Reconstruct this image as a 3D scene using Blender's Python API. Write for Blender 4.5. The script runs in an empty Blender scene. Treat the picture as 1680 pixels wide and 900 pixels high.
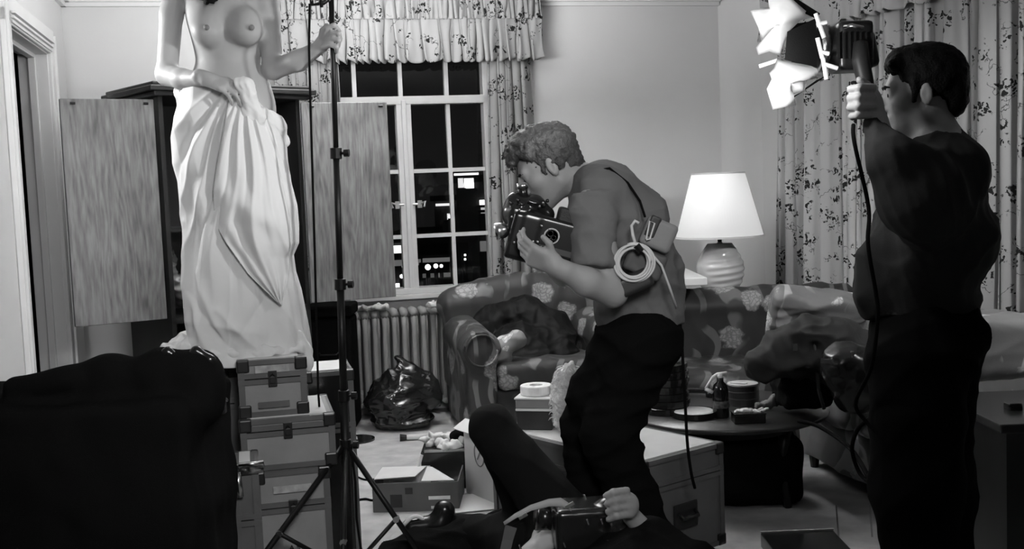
import bpy, math, random
import numpy as np
from mathutils import Vector, Matrix, Euler
random.seed(7)
sc = bpy.context.scene
COL = sc.collection
PI = math.pi
def V(*a): return Vector(a)

# ------------------------------------------------------------------ camera
FPX, CAMZ, PITCH, ROLL = 1800.0, 1.46, math.radians(4.4), math.radians(2.3)
f_ = V(0, math.cos(PITCH), -math.sin(PITCH)); u0 = V(0, math.sin(PITCH), math.cos(PITCH)); r0 = V(1, 0, 0)
rr = r0*math.cos(ROLL) - u0*math.sin(ROLL); uu = r0*math.sin(ROLL) + u0*math.cos(ROLL)
cd = bpy.data.cameras.new('camera'); cam = bpy.data.objects.new('camera', cd); COL.objects.link(cam)
cd.lens = FPX/1680*36; cd.sensor_width = 36; cd.clip_start = .05; cd.clip_end = 300
cam.matrix_world = Matrix(((rr.x, uu.x, -f_.x, 0), (rr.y, uu.y, -f_.y, 0), (rr.z, uu.z, -f_.z, CAMZ), (0, 0, 0, 1)))
sc.camera = cam
def ray(px, py):
    return f_ + rr*((px-840)/FPX) + uu*((450-py)/FPX)
def P(px, py, Y):                       # point seen at a pixel, at world depth Y
    d = ray(px, py); return V(0, 0, CAMZ) + d*(Y/d.y)
def Pz(px, py, z):                      # point seen at a pixel, on the level z
    d = ray(px, py); return V(0, 0, CAMZ) + d*((z-CAMZ)/d.z)

# ------------------------------------------------------------------ world, lights, exposure
w = bpy.data.worlds.new('night'); sc.world = w; w.use_nodes = True
w.node_tree.nodes['Background'].inputs[0].default_value = (.006, .006, .006, 1)
w.node_tree.nodes['Background'].inputs[1].default_value = 1
vs = sc.view_settings; vs.view_transform = 'Standard'; vs.look = 'None'; vs.gamma = 1; vs.exposure = 0.0; vs.use_curve_mapping = False
def lamp(name, kind, loc, target, power, size=.3, spot=60, blend=.5):
    l = bpy.data.lights.new(name, kind); o = bpy.data.objects.new(name, l); COL.objects.link(o)
    o.location = loc; l.energy = power
    if kind == 'AREA': l.shape = 'DISK'; l.size = size
    else: l.shadow_soft_size = size
    if kind == 'SPOT': l.spot_size = math.radians(spot); l.spot_blend = blend
    if target is not None:
        o.rotation_euler = (Vector(target)-Vector(loc)).to_track_quat('-Z', 'Y').to_euler()
    return o
HEADL = P(1338, 82, 3.1)                                            # the hand-held movie light
lamp('handheld_beam', 'SPOT', HEADL + V(-.25, 0, 0), P(400, 30, 4.1), 75, .05, 75, .8)
lamp('left_movie_light', 'SPOT', (-1.93, 4.12, 2.15), (-1.0, 4.12, 1.75), 60, .08, 75, .8)
lamp('left_wall_fill', 'SPOT', (-1.75, 3.1, 2.4), (-2.45, 5.8, 1.4), 120, .15, 90, 1)  # unseen extra spot, added to lift the left wall and jamb
lamp('front_fill_light', 'SPOT', (.35, .3, 2.3), (-.95, 5, .7), 240, .35, 52, .7)
lamp('right_fill_light', 'SPOT', (2.35, 3.6, 2.3), (2.45, 5.3, 1.1), 170, .12, 88, .8)  # unseen lamp added to brighten the right curtains and sofa end
lamp('ceiling_bounce_light', 'AREA', (-.5, 5.7, 2.2), (-.5, 5.8, 3.5), 150, .9)

# ------------------------------------------------------------------ materials (all grey: a black and white photograph)
MATS = {}
def mat(name, v=.5, rough=.6, spec=.3, metal=0., bump=0., bscale=60, var=0., vscale=6, emit=0., trans=0., coat=0., stretch=None):
    if name in MATS: return MATS[name]
    m = bpy.data.materials.new(name); MATS[name] = m; m.use_nodes = True
    nt = m.node_tree; b = nt.nodes['Principled BSDF']
    b.inputs['Base Color'].default_value = (v, v, v, 1)
    b.inputs['Roughness'].default_value = rough; b.inputs['Metallic'].default_value = metal
    b.inputs['Specular IOR Level'].default_value = spec
    if coat: b.inputs['Coat Weight'].default_value = coat
    if emit: b.inputs['Emission Color'].default_value = (1, 1, 1, 1); b.inputs['Emission Strength'].default_value = emit
    tc = nt.nodes.new('ShaderNodeTexCoord'); mp = nt.nodes.new('ShaderNodeMapping'); nt.links.new(tc.outputs['Object'], mp.inputs[0])
    if stretch: mp.inputs['Scale'].default_value = stretch
    if var:
        n = nt.nodes.new('ShaderNodeTexNoise'); n.inputs['Scale'].default_value = vscale; n.inputs['Detail'].default_value = 5
        nt.links.new(mp.outputs[0], n.inputs[0]); cr = nt.nodes.new('ShaderNodeValToRGB')
        cr.color_ramp.elements[0].position = .3; cr.color_ramp.elements[1].position = .7
        a, c = v*(1-var), v*(1+var)
        cr.color_ramp.elements[0].color = (a, a, a, 1); cr.color_ramp.elements[1].color = (c, c, c, 1)
        nt.links.new(n.outputs[0], cr.inputs[0]); nt.links.new(cr.outputs[0], b.inputs['Base Color'])
    if bump:
        n = nt.nodes.new('ShaderNodeTexNoise'); n.inputs['Scale'].default_value = bscale; n.inputs['Detail'].default_value = 4
        nt.links.new(mp.outputs[0], n.inputs[0]); bp = nt.nodes.new('ShaderNodeBump'); bp.inputs['Strength'].default_value = bump
        bp.inputs['Distance'].default_value = .01
        nt.links.new(n.outputs[0], bp.inputs['Height']); nt.links.new(bp.outputs[0], b.inputs['Normal'])
    return m
def nd(nt, t, **k):
    n = nt.nodes.new('ShaderNode'+t)
    for a, b in k.items(): setattr(n, a, b)
    return n
def ramp(nt, src, p0, p1, lo=0., hi=1.):
    r = nd(nt, 'ValToRGB'); r.color_ramp.elements[0].position = p0; r.color_ramp.elements[1].position = p1
    r.color_ramp.elements[0].color = (lo, lo, lo, 1); r.color_ramp.elements[1].color = (hi, hi, hi, 1)
    nt.links.new(src, r.inputs[0]); return r.outputs[0]
def math2(nt, op, a, b=None):
    n = nd(nt, 'Math', operation=op)
    for i, x in enumerate((a, b)):
        if x is None: continue
        if isinstance(x, (int, float)): n.inputs[i].default_value = x
        else: nt.links.new(x, n.inputs[i])
    return n.outputs[0]
def floral(name, ground, flower, leaf, scale=4.5, rough=.55, seed=0.):
    """large pale blossoms and arching leaves printed on a darker ground"""
    m = bpy.data.materials.new(name); MATS[name] = m; m.use_nodes = True; nt = m.node_tree; b = nt.nodes['Principled BSDF']
    tc = nd(nt, 'TexCoord'); mp = nd(nt, 'Mapping'); nt.links.new(tc.outputs['Object'], mp.inputs[0]); mp.inputs['Location'].default_value = (seed, seed*.7, seed*.3)
    nz = nd(nt, 'TexNoise'); nz.inputs['Scale'].default_value = 9; nz.inputs['Detail'].default_value = 3; nt.links.new(mp.outputs[0], nz.inputs[0])
    mx = nd(nt, 'VectorMath', operation='MULTIPLY_ADD'); nt.links.new(nz.outputs['Color'], mx.inputs[0]); mx.inputs[1].default_value = (.12, .12, .12); nt.links.new(mp.outputs[0], mx.inputs[2])
    v = nd(nt, 'TexVoronoi'); v.inputs['Scale'].default_value = scale; nt.links.new(mx.outputs[0], v.inputs['Vector'])
    fl = ramp(nt, v.outputs['Distance'], .26, .33, 1, 0)
    v2 = nd(nt, 'TexVoronoi', feature='DISTANCE_TO_EDGE'); v2.inputs['Scale'].default_value = 38; nt.links.new(mx.outputs[0], v2.inputs['Vector'])
    pet = ramp(nt, v2.outputs['Distance'], .02, .2, .55, 1.0)
    fl = math2(nt, 'MULTIPLY', fl, pet)
    wv = nd(nt, 'TexWave'); wv.inputs['Scale'].default_value = 2.2; wv.inputs['Distortion'].default_value = 9; wv.inputs['Detail'].default_value = 1.5; wv.inputs['Detail Scale'].default_value = 1.2
    nt.links.new(mp.outputs[0], wv.inputs[0])
    lf = ramp(nt, wv.outputs[1], .72, .82, 0, 1)
    n3 = nd(nt, 'TexNoise'); n3.inputs['Scale'].default_value = 4; nt.links.new(mp.outputs[0], n3.inputs[0])
    lf = math2(nt, 'MULTIPLY', lf, ramp(nt, n3.outputs[0], .46, .52))
    val = math2(nt, 'MAXIMUM', math2(nt, 'MULTIPLY', fl, flower), math2(nt, 'MULTIPLY', lf, leaf))
    val = math2(nt, 'MAXIMUM', val, ground)
    nt.links.new(val, b.inputs['Base Color']); b.inputs['Roughness'].default_value = rough; b.inputs['Specular IOR Level'].default_value = .35
    n4 = nd(nt, 'TexNoise'); n4.inputs['Scale'].default_value = 300; nt.links.new(tc.outputs['Object'], n4.inputs[0])
    bp = nd(nt, 'Bump'); bp.inputs['Strength'].default_value = .15; bp.inputs['Distance'].default_value = .004
    nt.links.new(n4.outputs[0], bp.inputs['Height']); nt.links.new(bp.outputs[0], b.inputs['Normal'])
    return m
def sprig(name, ground, ink, seed=0.):
    """curtain print: small dark leaf sprigs and thin branches on pale cloth"""
    m = bpy.data.materials.new(name); MATS[name] = m; m.use_nodes = True; nt = m.node_tree; b = nt.nodes['Principled BSDF']
    tc = nd(nt, 'TexCoord'); mp = nd(nt, 'Mapping'); nt.links.new(tc.outputs['Object'], mp.inputs[0]); mp.inputs['Location'].default_value = (seed, seed, seed)
    nz = nd(nt, 'TexNoise'); nz.inputs['Scale'].default_value = 22; nz.inputs['Detail'].default_value = 2; nt.links.new(mp.outputs[0], nz.inputs[0])
    mx = nd(nt, 'VectorMath', operation='MULTIPLY_ADD'); nt.links.new(nz.outputs['Color'], mx.inputs[0]); mx.inputs[1].default_value = (.1, .1, .1); nt.links.new(mp.outputs[0], mx.inputs[2])
    v = nd(nt, 'TexVoronoi'); v.inputs['Scale'].default_value = 7.5; nt.links.new(mx.outputs[0], v.inputs['Vector'])
    cl = ramp(nt, v.outputs['Distance'], .36, .43, 1, 0)
    v2 = nd(nt, 'TexVoronoi'); v2.inputs['Scale'].default_value = 34; nt.links.new(mx.outputs[0], v2.inputs['Vector'])
    lf = ramp(nt, v2.outputs['Distance'], .40, .46, 1, 0)
    a = math2(nt, 'MULTIPLY', cl, lf)
    v3 = nd(nt, 'TexVoronoi', feature='DISTANCE_TO_EDGE'); v3.inputs['Scale'].default_value = 5; nt.links.new(mx.outputs[0], v3.inputs['Vector'])
    br = ramp(nt, v3.outputs['Distance'], .006, .014, .8, 0)
    n6 = nd(nt, 'TexNoise'); n6.inputs['Scale'].default_value = 7; nt.links.new(mp.outputs[0], n6.inputs[0])
    br = math2(nt, 'MULTIPLY', br, ramp(nt, n6.outputs[0], .52, .56))
    a = math2(nt, 'MAXIMUM', a, br)
    mm = nd(nt, 'Mix', data_type='FLOAT'); nt.links.new(a, mm.inputs[0]); mm.inputs[2].default_value = ground; mm.inputs[3].default_value = ink
    nt.links.new(mm.outputs[0], b.inputs['Base Color']); b.inputs['Roughness'].default_value = .85; b.inputs['Specular IOR Level'].default_value = .1
    return m
def woodmat(name, lo, hi, rough=.45, axis='Z', scale=3.0):
    m = bpy.data.materials.new(name); MATS[name] = m; m.use_nodes = True; nt = m.node_tree; b = nt.nodes['Principled BSDF']
    tc = nd(nt, 'TexCoord'); mp = nd(nt, 'Mapping'); nt.links.new(tc.outputs['Object'], mp.inputs[0])
    mp.inputs['Scale'].default_value = (1, 1, .13) if axis == 'Z' else (.13, 1, 1)
    n = nd(nt, 'TexNoise'); n.inputs['Scale'].default_value = scale*1.5; n.inputs['Detail'].default_value = 3; nt.links.new(mp.outputs[0], n.inputs[0])
    wv = math2(nt, 'SINE', math2(nt, 'MULTIPLY', n.outputs[0], 130.))
    n2 = nd(nt, 'TexNoise'); n2.inputs['Scale'].default_value = 60; n2.inputs['Detail'].default_value = 5; nt.links.new(mp.outputs[0], n2.inputs[0])
    s = math2(nt, 'ADD', math2(nt, 'MULTIPLY', wv, .07), n2.outputs[0])
    n5 = nd(nt, 'TexNoise'); n5.inputs['Scale'].default_value = 3; nt.links.new(tc.outputs['Object'], n5.inputs[0])
    s = math2(nt, 'ADD', s, math2(nt, 'MULTIPLY', n5.outputs[0], .5))
    c = ramp(nt, s, .45, 1.05, lo, hi)
    nt.links.new(c, b.inputs['Base Color']); b.inputs['Roughness'].default_value = rough
    return m

# ------------------------------------------------------------------ mesh helpers
OFF = {}                                                            # object name -> world offset already taken by its root
class MB:
    def __init__(s): s.v = []; s.f = []
    def add(s, vs, fs):
        n = len(s.v); s.v += [tuple(x) for x in vs]; s.f += [tuple(i+n for i in q) for q in fs]; return s
    def box(s, c, d, R=None, taper=1.):
        c = Vector(c); vs = []
        for z in (-1, 1):
            t = taper if z > 0 else 1.
            for y in (-1, 1):
                for x in (-1, 1):
                    p = V(x*d[0]/2*t, y*d[1]/2*t, z*d[2]/2)
                    if R is not None: p = R @ p
                    vs.append(c+p)
        return s.add(vs, [(0,2,3,1),(4,5,7,6),(0,1,5,4),(2,6,7,3),(0,4,6,2),(1,3,7,5)])
    def hexa(s, b4, t4):                                            # four lower and four upper corners
        return s.add(list(b4)+list(t4), [(3,2,1,0),(4,5,6,7),(0,1,5,4),(1,2,6,5),(2,3,7,6),(3,0,4,7)])
    def tube(s, pts, r, n=10, cap=True):
        pts = [Vector(p) for p in pts]; m = len(pts)
        rs = r if isinstance(r, (list, tuple)) else [r]*m
        t = (pts[1]-pts[0]).normalized(); a = t.orthogonal().normalized(); vs = []
        for i, p in enumerate(pts):
            tt = (pts[min(i+1, m-1)]-pts[max(i-1, 0)]).normalized()
            a = (a - tt*a.dot(tt)); a = a.normalized() if a.length > 1e-6 else tt.orthogonal().normalized()
            b = tt.cross(a)
            for k in range(n):
                q = 2*PI*k/n; vs.append(p + a*(math.cos(q)*rs[i]) + b*(math.sin(q)*rs[i]))
        fs = [(i*n+k, i*n+(k+1) % n, (i+1)*n+(k+1) % n, (i+1)*n+k) for i in range(m-1) for k in range(n)]
        if cap: fs += [tuple(range(n-1, -1, -1)), tuple((m-1)*n+k for k in range(n))]
        return s.add(vs, fs)
    def lathe(s, prof, c=(0, 0, 0), n=32, R=None, rfun=None):
        c = Vector(c); vs = []
        for i, (r, z) in enumerate(prof):
            for k in range(n):
                q = 2*PI*k/n; ra = r*(rfun(q, i, z) if rfun else 1)
                p = V(ra*math.cos(q), ra*math.sin(q), z)
                if R is not None: p = R @ p
                vs.append(c+p)
        m = len(prof)
        fs = [(i*n+k, i*n+(k+1) % n, (i+1)*n+(k+1) % n, (i+1)*n+k) for i in range(m-1) for k in range(n)]
        if prof[0][0] > 0: fs.append(tuple(range(n-1, -1, -1)))
        if prof[-1][0] > 0: fs.append(tuple((m-1)*n+k for k in range(n)))
        return s.add(vs, fs)
    def grid(s, fn, nu, nv, closed=False):
        vs = [fn(i/(nu if closed else nu-1), j/(nv-1)) for j in range(nv) for i in range(nu)]
        mu = nu if closed else nu-1
        return s.add(vs, [(j*nu+i, j*nu+(i+1) % nu, (j+1)*nu+(i+1) % nu, (j+1)*nu+i) for j in range(nv-1) for i in range(mu)])
def finish(name, me, m, parent=None, smooth=False, bevel=0, solid=0, seg=2, sub=0, **tags):
    o = bpy.data.objects.new(name, me); COL.objects.link(o)
    if m is not None: me.materials.append(m)
    if smooth: me.polygons.foreach_set('use_smooth', [True]*len(me.polygons))
    if solid:
        md = o.modifiers.new('solid', 'SOLIDIFY'); md.thickness = solid; md.offset = 0
    if bevel:
        md = o.modifiers.new('bevel', 'BEVEL'); md.width = bevel; md.segments = seg; md.limit_method = 'ANGLE'
    if sub:
        md = o.modifiers.new('sub', 'SUBSURF'); md.levels = sub; md.render_levels = sub
    if parent: o.parent = parent
    tag(o, **tags); return o
def tag(o, label=None, cat=None, group=None, kind=None):
    if label: o['label'] = label
    if cat: o['category'] = cat
    if group: o['group'] = group
    if kind: o['kind'] = kind
    return o
def build(name, mb, m, parent=None, local=False, **k):
    """local: vertices are already in the parent's frame; else they are world points"""
    off = V(0, 0, 0)
    if parent is not None and not local: off = OFF.get(parent.name, V(0, 0, 0))
    vs = mb.v if (local or off.length == 0) else [(x-off.x, y-off.y, z-off.z) for x, y, z in mb.v]
    me = bpy.data.meshes.new(name); me.from_pydata(vs, [], mb.f); me.validate(); me.update()
    # single meshes get their origin at their base centre
    o = finish(name, me, m, parent, **k)
    if parent is None and mb.v:
        a = np.array(vs); c = V(*[float(x) for x in ((a.min(0)+a.max(0))/2)]); c.z = float(a[:, 2].min())
        me.transform(Matrix.Translation(-c)); o.location = c; OFF[o.name] = c
    else: OFF[o.name] = off
    return o
def thing(name, loc, label, cat, rz=0, group=None, kind=None):
    o = bpy.data.objects.new(name, None); COL.objects.link(o); o.location = loc; o.rotation_euler = (0, 0, rz)
    o.empty_display_size = .1; OFF[o.name] = Vector(loc); return tag(o, label, cat, group, kind)
def copy_tree(o, parent=None):
    c = o.copy(); COL.objects.link(c); c.parent = parent
    for ch in [x for x in bpy.data.objects if x.parent == o]: copy_tree(ch, c)
    return c

# ------------------------------------------------------------------ smooth implicit surfaces for figures, cloth and cushions
class SDF:
    def __init__(s, k=.02, rs=1.): s.p = []; s.k = k; s.rs = rs
    def cap(s, a, b, ra, rb=None, k=None, op=1):
        s.p.append(('c', np.array(a, float), np.array(b, float), ra*s.rs, (ra if rb is None else rb)*s.rs, s.k if k is None else k, op)); return s
    def flat(s, a, b, ra, rb=None, k=None, op=1):
        s.p.append(('f', np.array(a, float), np.array(b, float), ra*s.rs, (ra if rb is None else rb)*s.rs, s.k if k is None else k, op)); return s
    def ell(s, c, r, ax=None, k=None, op=1):
        A = np.eye(3) if ax is None else np.array([list(x) for x in ax], float)
        s.p.append(('e', np.array(c, float), np.array(r, float)*s.rs, A, 0, s.k if k is None else k, op)); return s
    def rbox(s, c, r, rad, ax=None, k=None, op=1):
        A = np.eye(3) if ax is None else np.array([list(x) for x in ax], float)
        s.p.append(('b', np.array(c, float), np.array(r, float), A, rad, s.k if k is None else k, op)); return s
    def chain(s, pts, rs, k=None):
        for i in range(len(pts)-1): s.cap(pts[i], pts[i+1], rs[i], rs[i+1], k)
        return s
    def bounds(s, p):
        if p[0] in 'cf':
            R = max(p[3], p[4])*1.05; return np.minimum(p[1], p[2])-R, np.maximum(p[1], p[2])+R
        if p[0] == 'e': R = np.abs(p[3].T) @ p[2]
        else: R = np.abs(p[3].T) @ (p[2]+p[4])
        return p[1]-R, p[1]+R
    def field(s, h, extra=None):
        bs = [s.bounds(p) for p in s.p if p[6] > 0]
        lo = np.min([b[0] for b in bs], 0)-3*h-.01; hi = np.max([b[1] for b in bs], 0)+3*h+.01
        n = np.ceil((hi-lo)/h).astype(int)+1
        F = np.full(tuple(n), .1, np.float32)
        for p in s.p:
            k = max(p[5], 1e-4); pad = k+2*h
            a, b = s.bounds(p)
            i0 = np.clip(np.floor((a-pad-lo)/h).astype(int), 0, n); i1 = np.clip(np.ceil((b+pad-lo)/h).astype(int)+1, 0, n)
            if np.any(i1 <= i0): continue
            X = [(lo[d]+h*np.arange(i0[d], i1[d])).astype(np.float32) for d in range(3)]
            x, y, z = X[0][:, None, None], X[1][None, :, None], X[2][None, None, :]
            if p[0] in 'cf':
                ba = p[2]-p[1]; L2 = max(float(ba@ba), 1e-9)
                px, py, pz = x-p[1][0], y-p[1][1], z-p[1][2]
                t = (px*ba[0]+py*ba[1]+pz*ba[2])/L2
                tc = np.clip(t, 0, 1)
                if p[0] == 'c':
                    D = np.sqrt((px-tc*ba[0])**2+(py-tc*ba[1])**2+(pz-tc*ba[2])**2) - (p[3]+(p[4]-p[3])*tc)
                else:
                    D = np.sqrt((px-t*ba[0])**2+(py-t*ba[1])**2+(pz-t*ba[2])**2) - (p[3]+(p[4]-p[3])*tc)
                    D = np.maximum(D, np.maximum(-t, t-1)*math.sqrt(L2))
            else:
                px, py, pz = x-p[1][0], y-p[1][1], z-p[1][2]; A = p[3]
                q = [px*A[i][0]+py*A[i][1]+pz*A[i][2] for i in range(3)]
                if p[0] == 'e':
                    r = p[2]; k0 = np.sqrt(sum((q[i]/r[i])**2 for i in range(3))); k1 = np.sqrt(sum((q[i]/r[i]**2)**2 for i in range(3)))
                    D = k0*(k0-1)/np.maximum(k1, 1e-6)
                else:
                    g = [np.abs(q[i])-p[2][i] for i in range(3)]
                    D = np.sqrt(sum(np.maximum(gi, 0)**2 for gi in g)) + np.minimum(np.maximum(np.maximum(g[0], g[1]), g[2]), 0) - p[4]
            sl = tuple(slice(i0[d], i1[d]) for d in range(3)); G = F[sl]
            if p[6] > 0:
                hh = np.clip(.5+.5*(G-D)/k, 0, 1); F[sl] = G*(1-hh)+D*hh - k*hh*(1-hh)
            else:
                D = -D; hh = np.clip(.5-.5*(G-D)/k, 0, 1); F[sl] = G*(1-hh)+D*hh + k*hh*(1-hh)
        return F, lo, h
    def mesh(s, h=.008, disp=None):
        F, lo, h = s.field(h)
        ins = F < 0
        cnt = np.zeros(tuple(np.array(F.shape)-1), np.int8)
        cs = [(a, b, c) for a in (0, 1) for b in (0, 1) for c in (0, 1)]
        nx, ny, nz = F.shape
        for a, b, c in cs: cnt += ins[a:nx-1+a, b:ny-1+b, c:nz-1+c]
        act = (cnt > 0) & (cnt < 8); I = np.argwhere(act)
        ids = np.full(act.shape, -1, np.int32); ids[act] = np.arange(len(I))
        vals = {c: F[I[:, 0]+c[0], I[:, 1]+c[1], I[:, 2]+c[2]] for c in cs}
        acc = np.zeros((len(I), 3)); m = np.zeros(len(I))
        for c in cs:
            for d in range(3):
                if c[d]: continue
                e = list(c); e[d] = 1; e = tuple(e); va, vb = vals[c], vals[e]
                x = (va < 0) != (vb < 0); t = np.where(x, va/np.where(x, va-vb, 1), 0)
                for q in range(3):
                    acc[:, q] += np.where(x, c[q] + (t if q == d else 0), 0)
                m += x
        vert = lo + h*(I + acc/m[:, None])
        quads = []
        for d in range(3):
            sa = [slice(None)]*3; sb = [slice(None)]*3; sa[d] = slice(0, -1); sb[d] = slice(1, None)
            x = ins[tuple(sa)] != ins[tuple(sb)]; E = np.argwhere(x); o1, o2 = (d+1) % 3, (d+2) % 3
            E = E[(E[:, o1] > 0) & (E[:, o2] > 0)]
            E = E[(E[:, o1] < F.shape[o1]-1) & (E[:, o2] < F.shape[o2]-1)]
            fl = ins[E[:, 0], E[:, 1], E[:, 2]]
            def cell(i, j):
                q = E.copy(); q[:, o1] -= i; q[:, o2] -= j; return ids[q[:, 0], q[:, 1], q[:, 2]]
            Q = np.stack([cell(1, 1), cell(0, 1), cell(0, 0), cell(1, 0)], 1)
            Q[~fl] = Q[~fl][:, ::-1]; quads.append(Q)
        Q = np.concatenate(quads); Q = Q[(Q >= 0).all(1)]
        if disp is not None:
            # vertex normals
            nrm = np.zeros_like(vert); a = vert[Q[:, 2]]-vert[Q[:, 0]]; b = vert[Q[:, 3]]-vert[Q[:, 1]]; fn = np.cross(a, b)
            for q in range(4): np.add.at(nrm, Q[:, q], fn)
            nrm /= np.maximum(np.linalg.norm(nrm, axis=1), 1e-9)[:, None]
            vert = vert + nrm*disp(vert)[:, None]
        return vert, Q
def sbuild(name, sdf, m, parent=None, h=.008, disp=None, **k):
    vert, Q = sdf.mesh(h, disp)
    root = None
    if parent is not None: off = OFF[parent.name]
    else:
        off = V(*[float(x) for x in (vert.min(0)+vert.max(0))/2]); off.z = float(vert[:, 2].min())
    vert = vert - np.array(off)
    me = bpy.data.meshes.new(name); me.vertices.add(len(vert)); me.vertices.foreach_set('co', vert.astype(np.float32).ravel())
    me.loops.add(len(Q)*4); me.loops.foreach_set('vertex_index', Q.astype(np.int32).ravel())
    me.polygons.add(len(Q)); me.polygons.foreach_set('loop_start', np.arange(0, len(Q)*4, 4, dtype=np.int32))
    me.update(calc_edges=True)
    o = finish(name, me, m, parent, smooth=True, **k); OFF[o.name] = off
    if parent is None: o.location = off
    return o
def vnoise(p, freq, seed=0):
    q = p*np.array(freq)+seed*17.3; i = np.floor(q).astype(np.int64); f = q-i; f = f*f*(3-2*f); o = 0
    for a in (0, 1):
        for b in (0, 1):
            for c in (0, 1):
                h = (i[:, 0]+a)*374761393 + (i[:, 1]+b)*668265263 + (i[:, 2]+c)*2147483647 + seed*1013
                h = (h ^ (h >> 13))*1274126177 & 0xffffffff; h = (h ^ (h >> 16)) & 0xffff
                o = o + h/65535.*(f[:, 0] if a else 1-f[:, 0])*(f[:, 1] if b else 1-f[:, 1])*(f[:, 2] if c else 1-f[:, 2])
    return o*2-1
def rough(amp, freq, seed=0, ridge=False):
    fr = (freq,)*3 if isinstance(freq, (int, float)) else freq
    def fn(p):
        w_ = np.stack([vnoise(p, [x*.5 for x in fr], seed+5+k) for k in range(3)], 1)*(.35/np.mean(fr))
        a = vnoise(p+w_, fr, seed); b = vnoise(p+w_, [x*2.1 for x in fr], seed+1)
        if ridge: a, b = 1-2*np.abs(a)**.8, 1-2*np.abs(b)**.8
        return amp*(a+.5*b)
    return fn
def folds(amp, freq=(9, 9, 9), seed=0, warp=.25, ridge=True):
    rg = np.random.RandomState(seed); ks = [rg.normal(size=3)*np.array(freq) for _ in range(5)]; ph = rg.uniform(0, 6.28, 5)
    wk = [rg.normal(size=3)*5 for _ in range(3)]
    def fn(p):
        wv = sum(np.sin(p@k) for k in wk)*warp*3
        o = 0
        for i, k in enumerate(ks):
            s = np.sin(p@k*1.0+ph[i]+wv)
            o = o + ((1-np.abs(s))**1.5*1.4-.55 if ridge else s)*amp/(1+.5*i)
        return o
    return fn
# ================================================================== THE SETTING
CEIL = 2.77
M_WALL = mat('plaster', .56, .8, .1, bump=.05, bscale=120, var=.03, vscale=2)
M_TRIM = mat('trim_paint', .62, .4, .3, var=.03, vscale=4)
M_CEIL = mat('ceiling_paint', .7, .8, .1)
M_CARP = mat('carpet', .40, .95, .05, bump=.6, bscale=500, var=.16, vscale=9)
BLK = mat('black_cloth', .007, .95, .03, bump=.2, bscale=300)
BLKM = mat('black_metal', .012, .35, .5)
BLKP = mat('black_plastic', .01, .22, .5)
CHR = mat('worn_chrome', .55, .25, .5, metal=1.)
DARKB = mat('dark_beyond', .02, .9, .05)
def wallfr(p0, p1):
    p0, p1 = Vector((p0[0], p0[1], 0)), Vector((p1[0], p1[1], 0)); d = (p1-p0); L = d.length; d.normalize()
    return p0, d, V(-d.y, d.x, 0), L                                # origin, along, outward, length
def wall(name, p0, p1, holes=(), z0=0, z1=CEIL, th=.14, m=M_WALL):
    o, d, n, L = wallfr(p0, p1); R = Matrix((d, n, V(0, 0, 1))).transposed()
    S = sorted({0, L, *[h[0] for h in holes], *[h[1] for h in holes]}); Z = sorted({z0, z1, *[h[2] for h in holes], *[h[3] for h in holes]})
    mb = MB()
    for a, b in zip(S, S[1:]):
        for c, e in zip(Z, Z[1:]):
            if any(h[0] <= (a+b)/2 <= h[1] and h[2] <= (c+e)/2 <= h[3] for h in holes): continue
            mb.box(o+d*((a+b)/2)+n*th/2+V(0, 0, (c+e)/2), (b-a, th, e-c), R)
    return build(name, mb, m, kind='structure')
def inwall(fr, s, z, out=0):                                        # a point on a wall's inner face
    return fr[0]+fr[1]*s+V(0, 0, z)+fr[2]*out
CL = (-2.72, 6.90); CB = (1.53, 7.88)                               # left and right ends of the back wall
TL = math.radians(13)
LW0 = (CL[0]+9.0*math.sin(TL), CL[1]-9.0*math.cos(TL))
CR = (1.76, 7.60); RW1 = (CR[0]+.4*9.6, CR[1]-9.6)
fB, fL, fR = wallfr(CL, CB), wallfr(LW0, CL), wallfr(CR, RW1)
RB = Matrix((fB[1], fB[2], V(0, 0, 1))).transposed(); RL = Matrix((fL[1], fL[2], V(0, 0, 1))).transposed(); RR = Matrix((fR[1], fR[2], V(0, 0, 1))).transposed()
def sB(px):                                                         # distance along the back wall of a pixel column at eye level
    k = (px-840)/FPX; d, o = fB[1], fB[0]; return (k*o.y-o.x)/(d.x-k*d.y)
WS0, WS1, WZ0, WZ1 = sB(528), sB(814), .79, 2.56
DY0, DY1 = 9.0-1.70, 9.0-.66                                        # door opening along the left wall
wall('wall_back', CL, CB, [(WS0, WS1, WZ0, WZ1)])
wall('wall_left', LW0, CL, [(DY0, DY1, -.01, 2.33)])
wall('wall_corner', CB, CR)
RS0, RS1 = 1.2, 2.75
wall('wall_right', CR, RW1, [(RS0, RS1, .35, 2.45)])
wall('wall_rear', RW1, LW0)
fl = [V(LW0[0]-.3, LW0[1]-.3, 0), V(RW1[0]+.3, RW1[1]-.3, 0), V(CR[0]+.6, CR[1]+.9, 0), V(CL[0]-.5, CL[1]+.9, 0)]
build('floor', MB().hexa([p-V(0, 0, .1) for p in fl], fl), M_CARP, kind='structure')
build('ceiling', MB().hexa([p+V(0, 0, CEIL) for p in fl], [p+V(0, 0, CEIL+.1) for p in fl]), M_CEIL, kind='structure')
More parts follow.
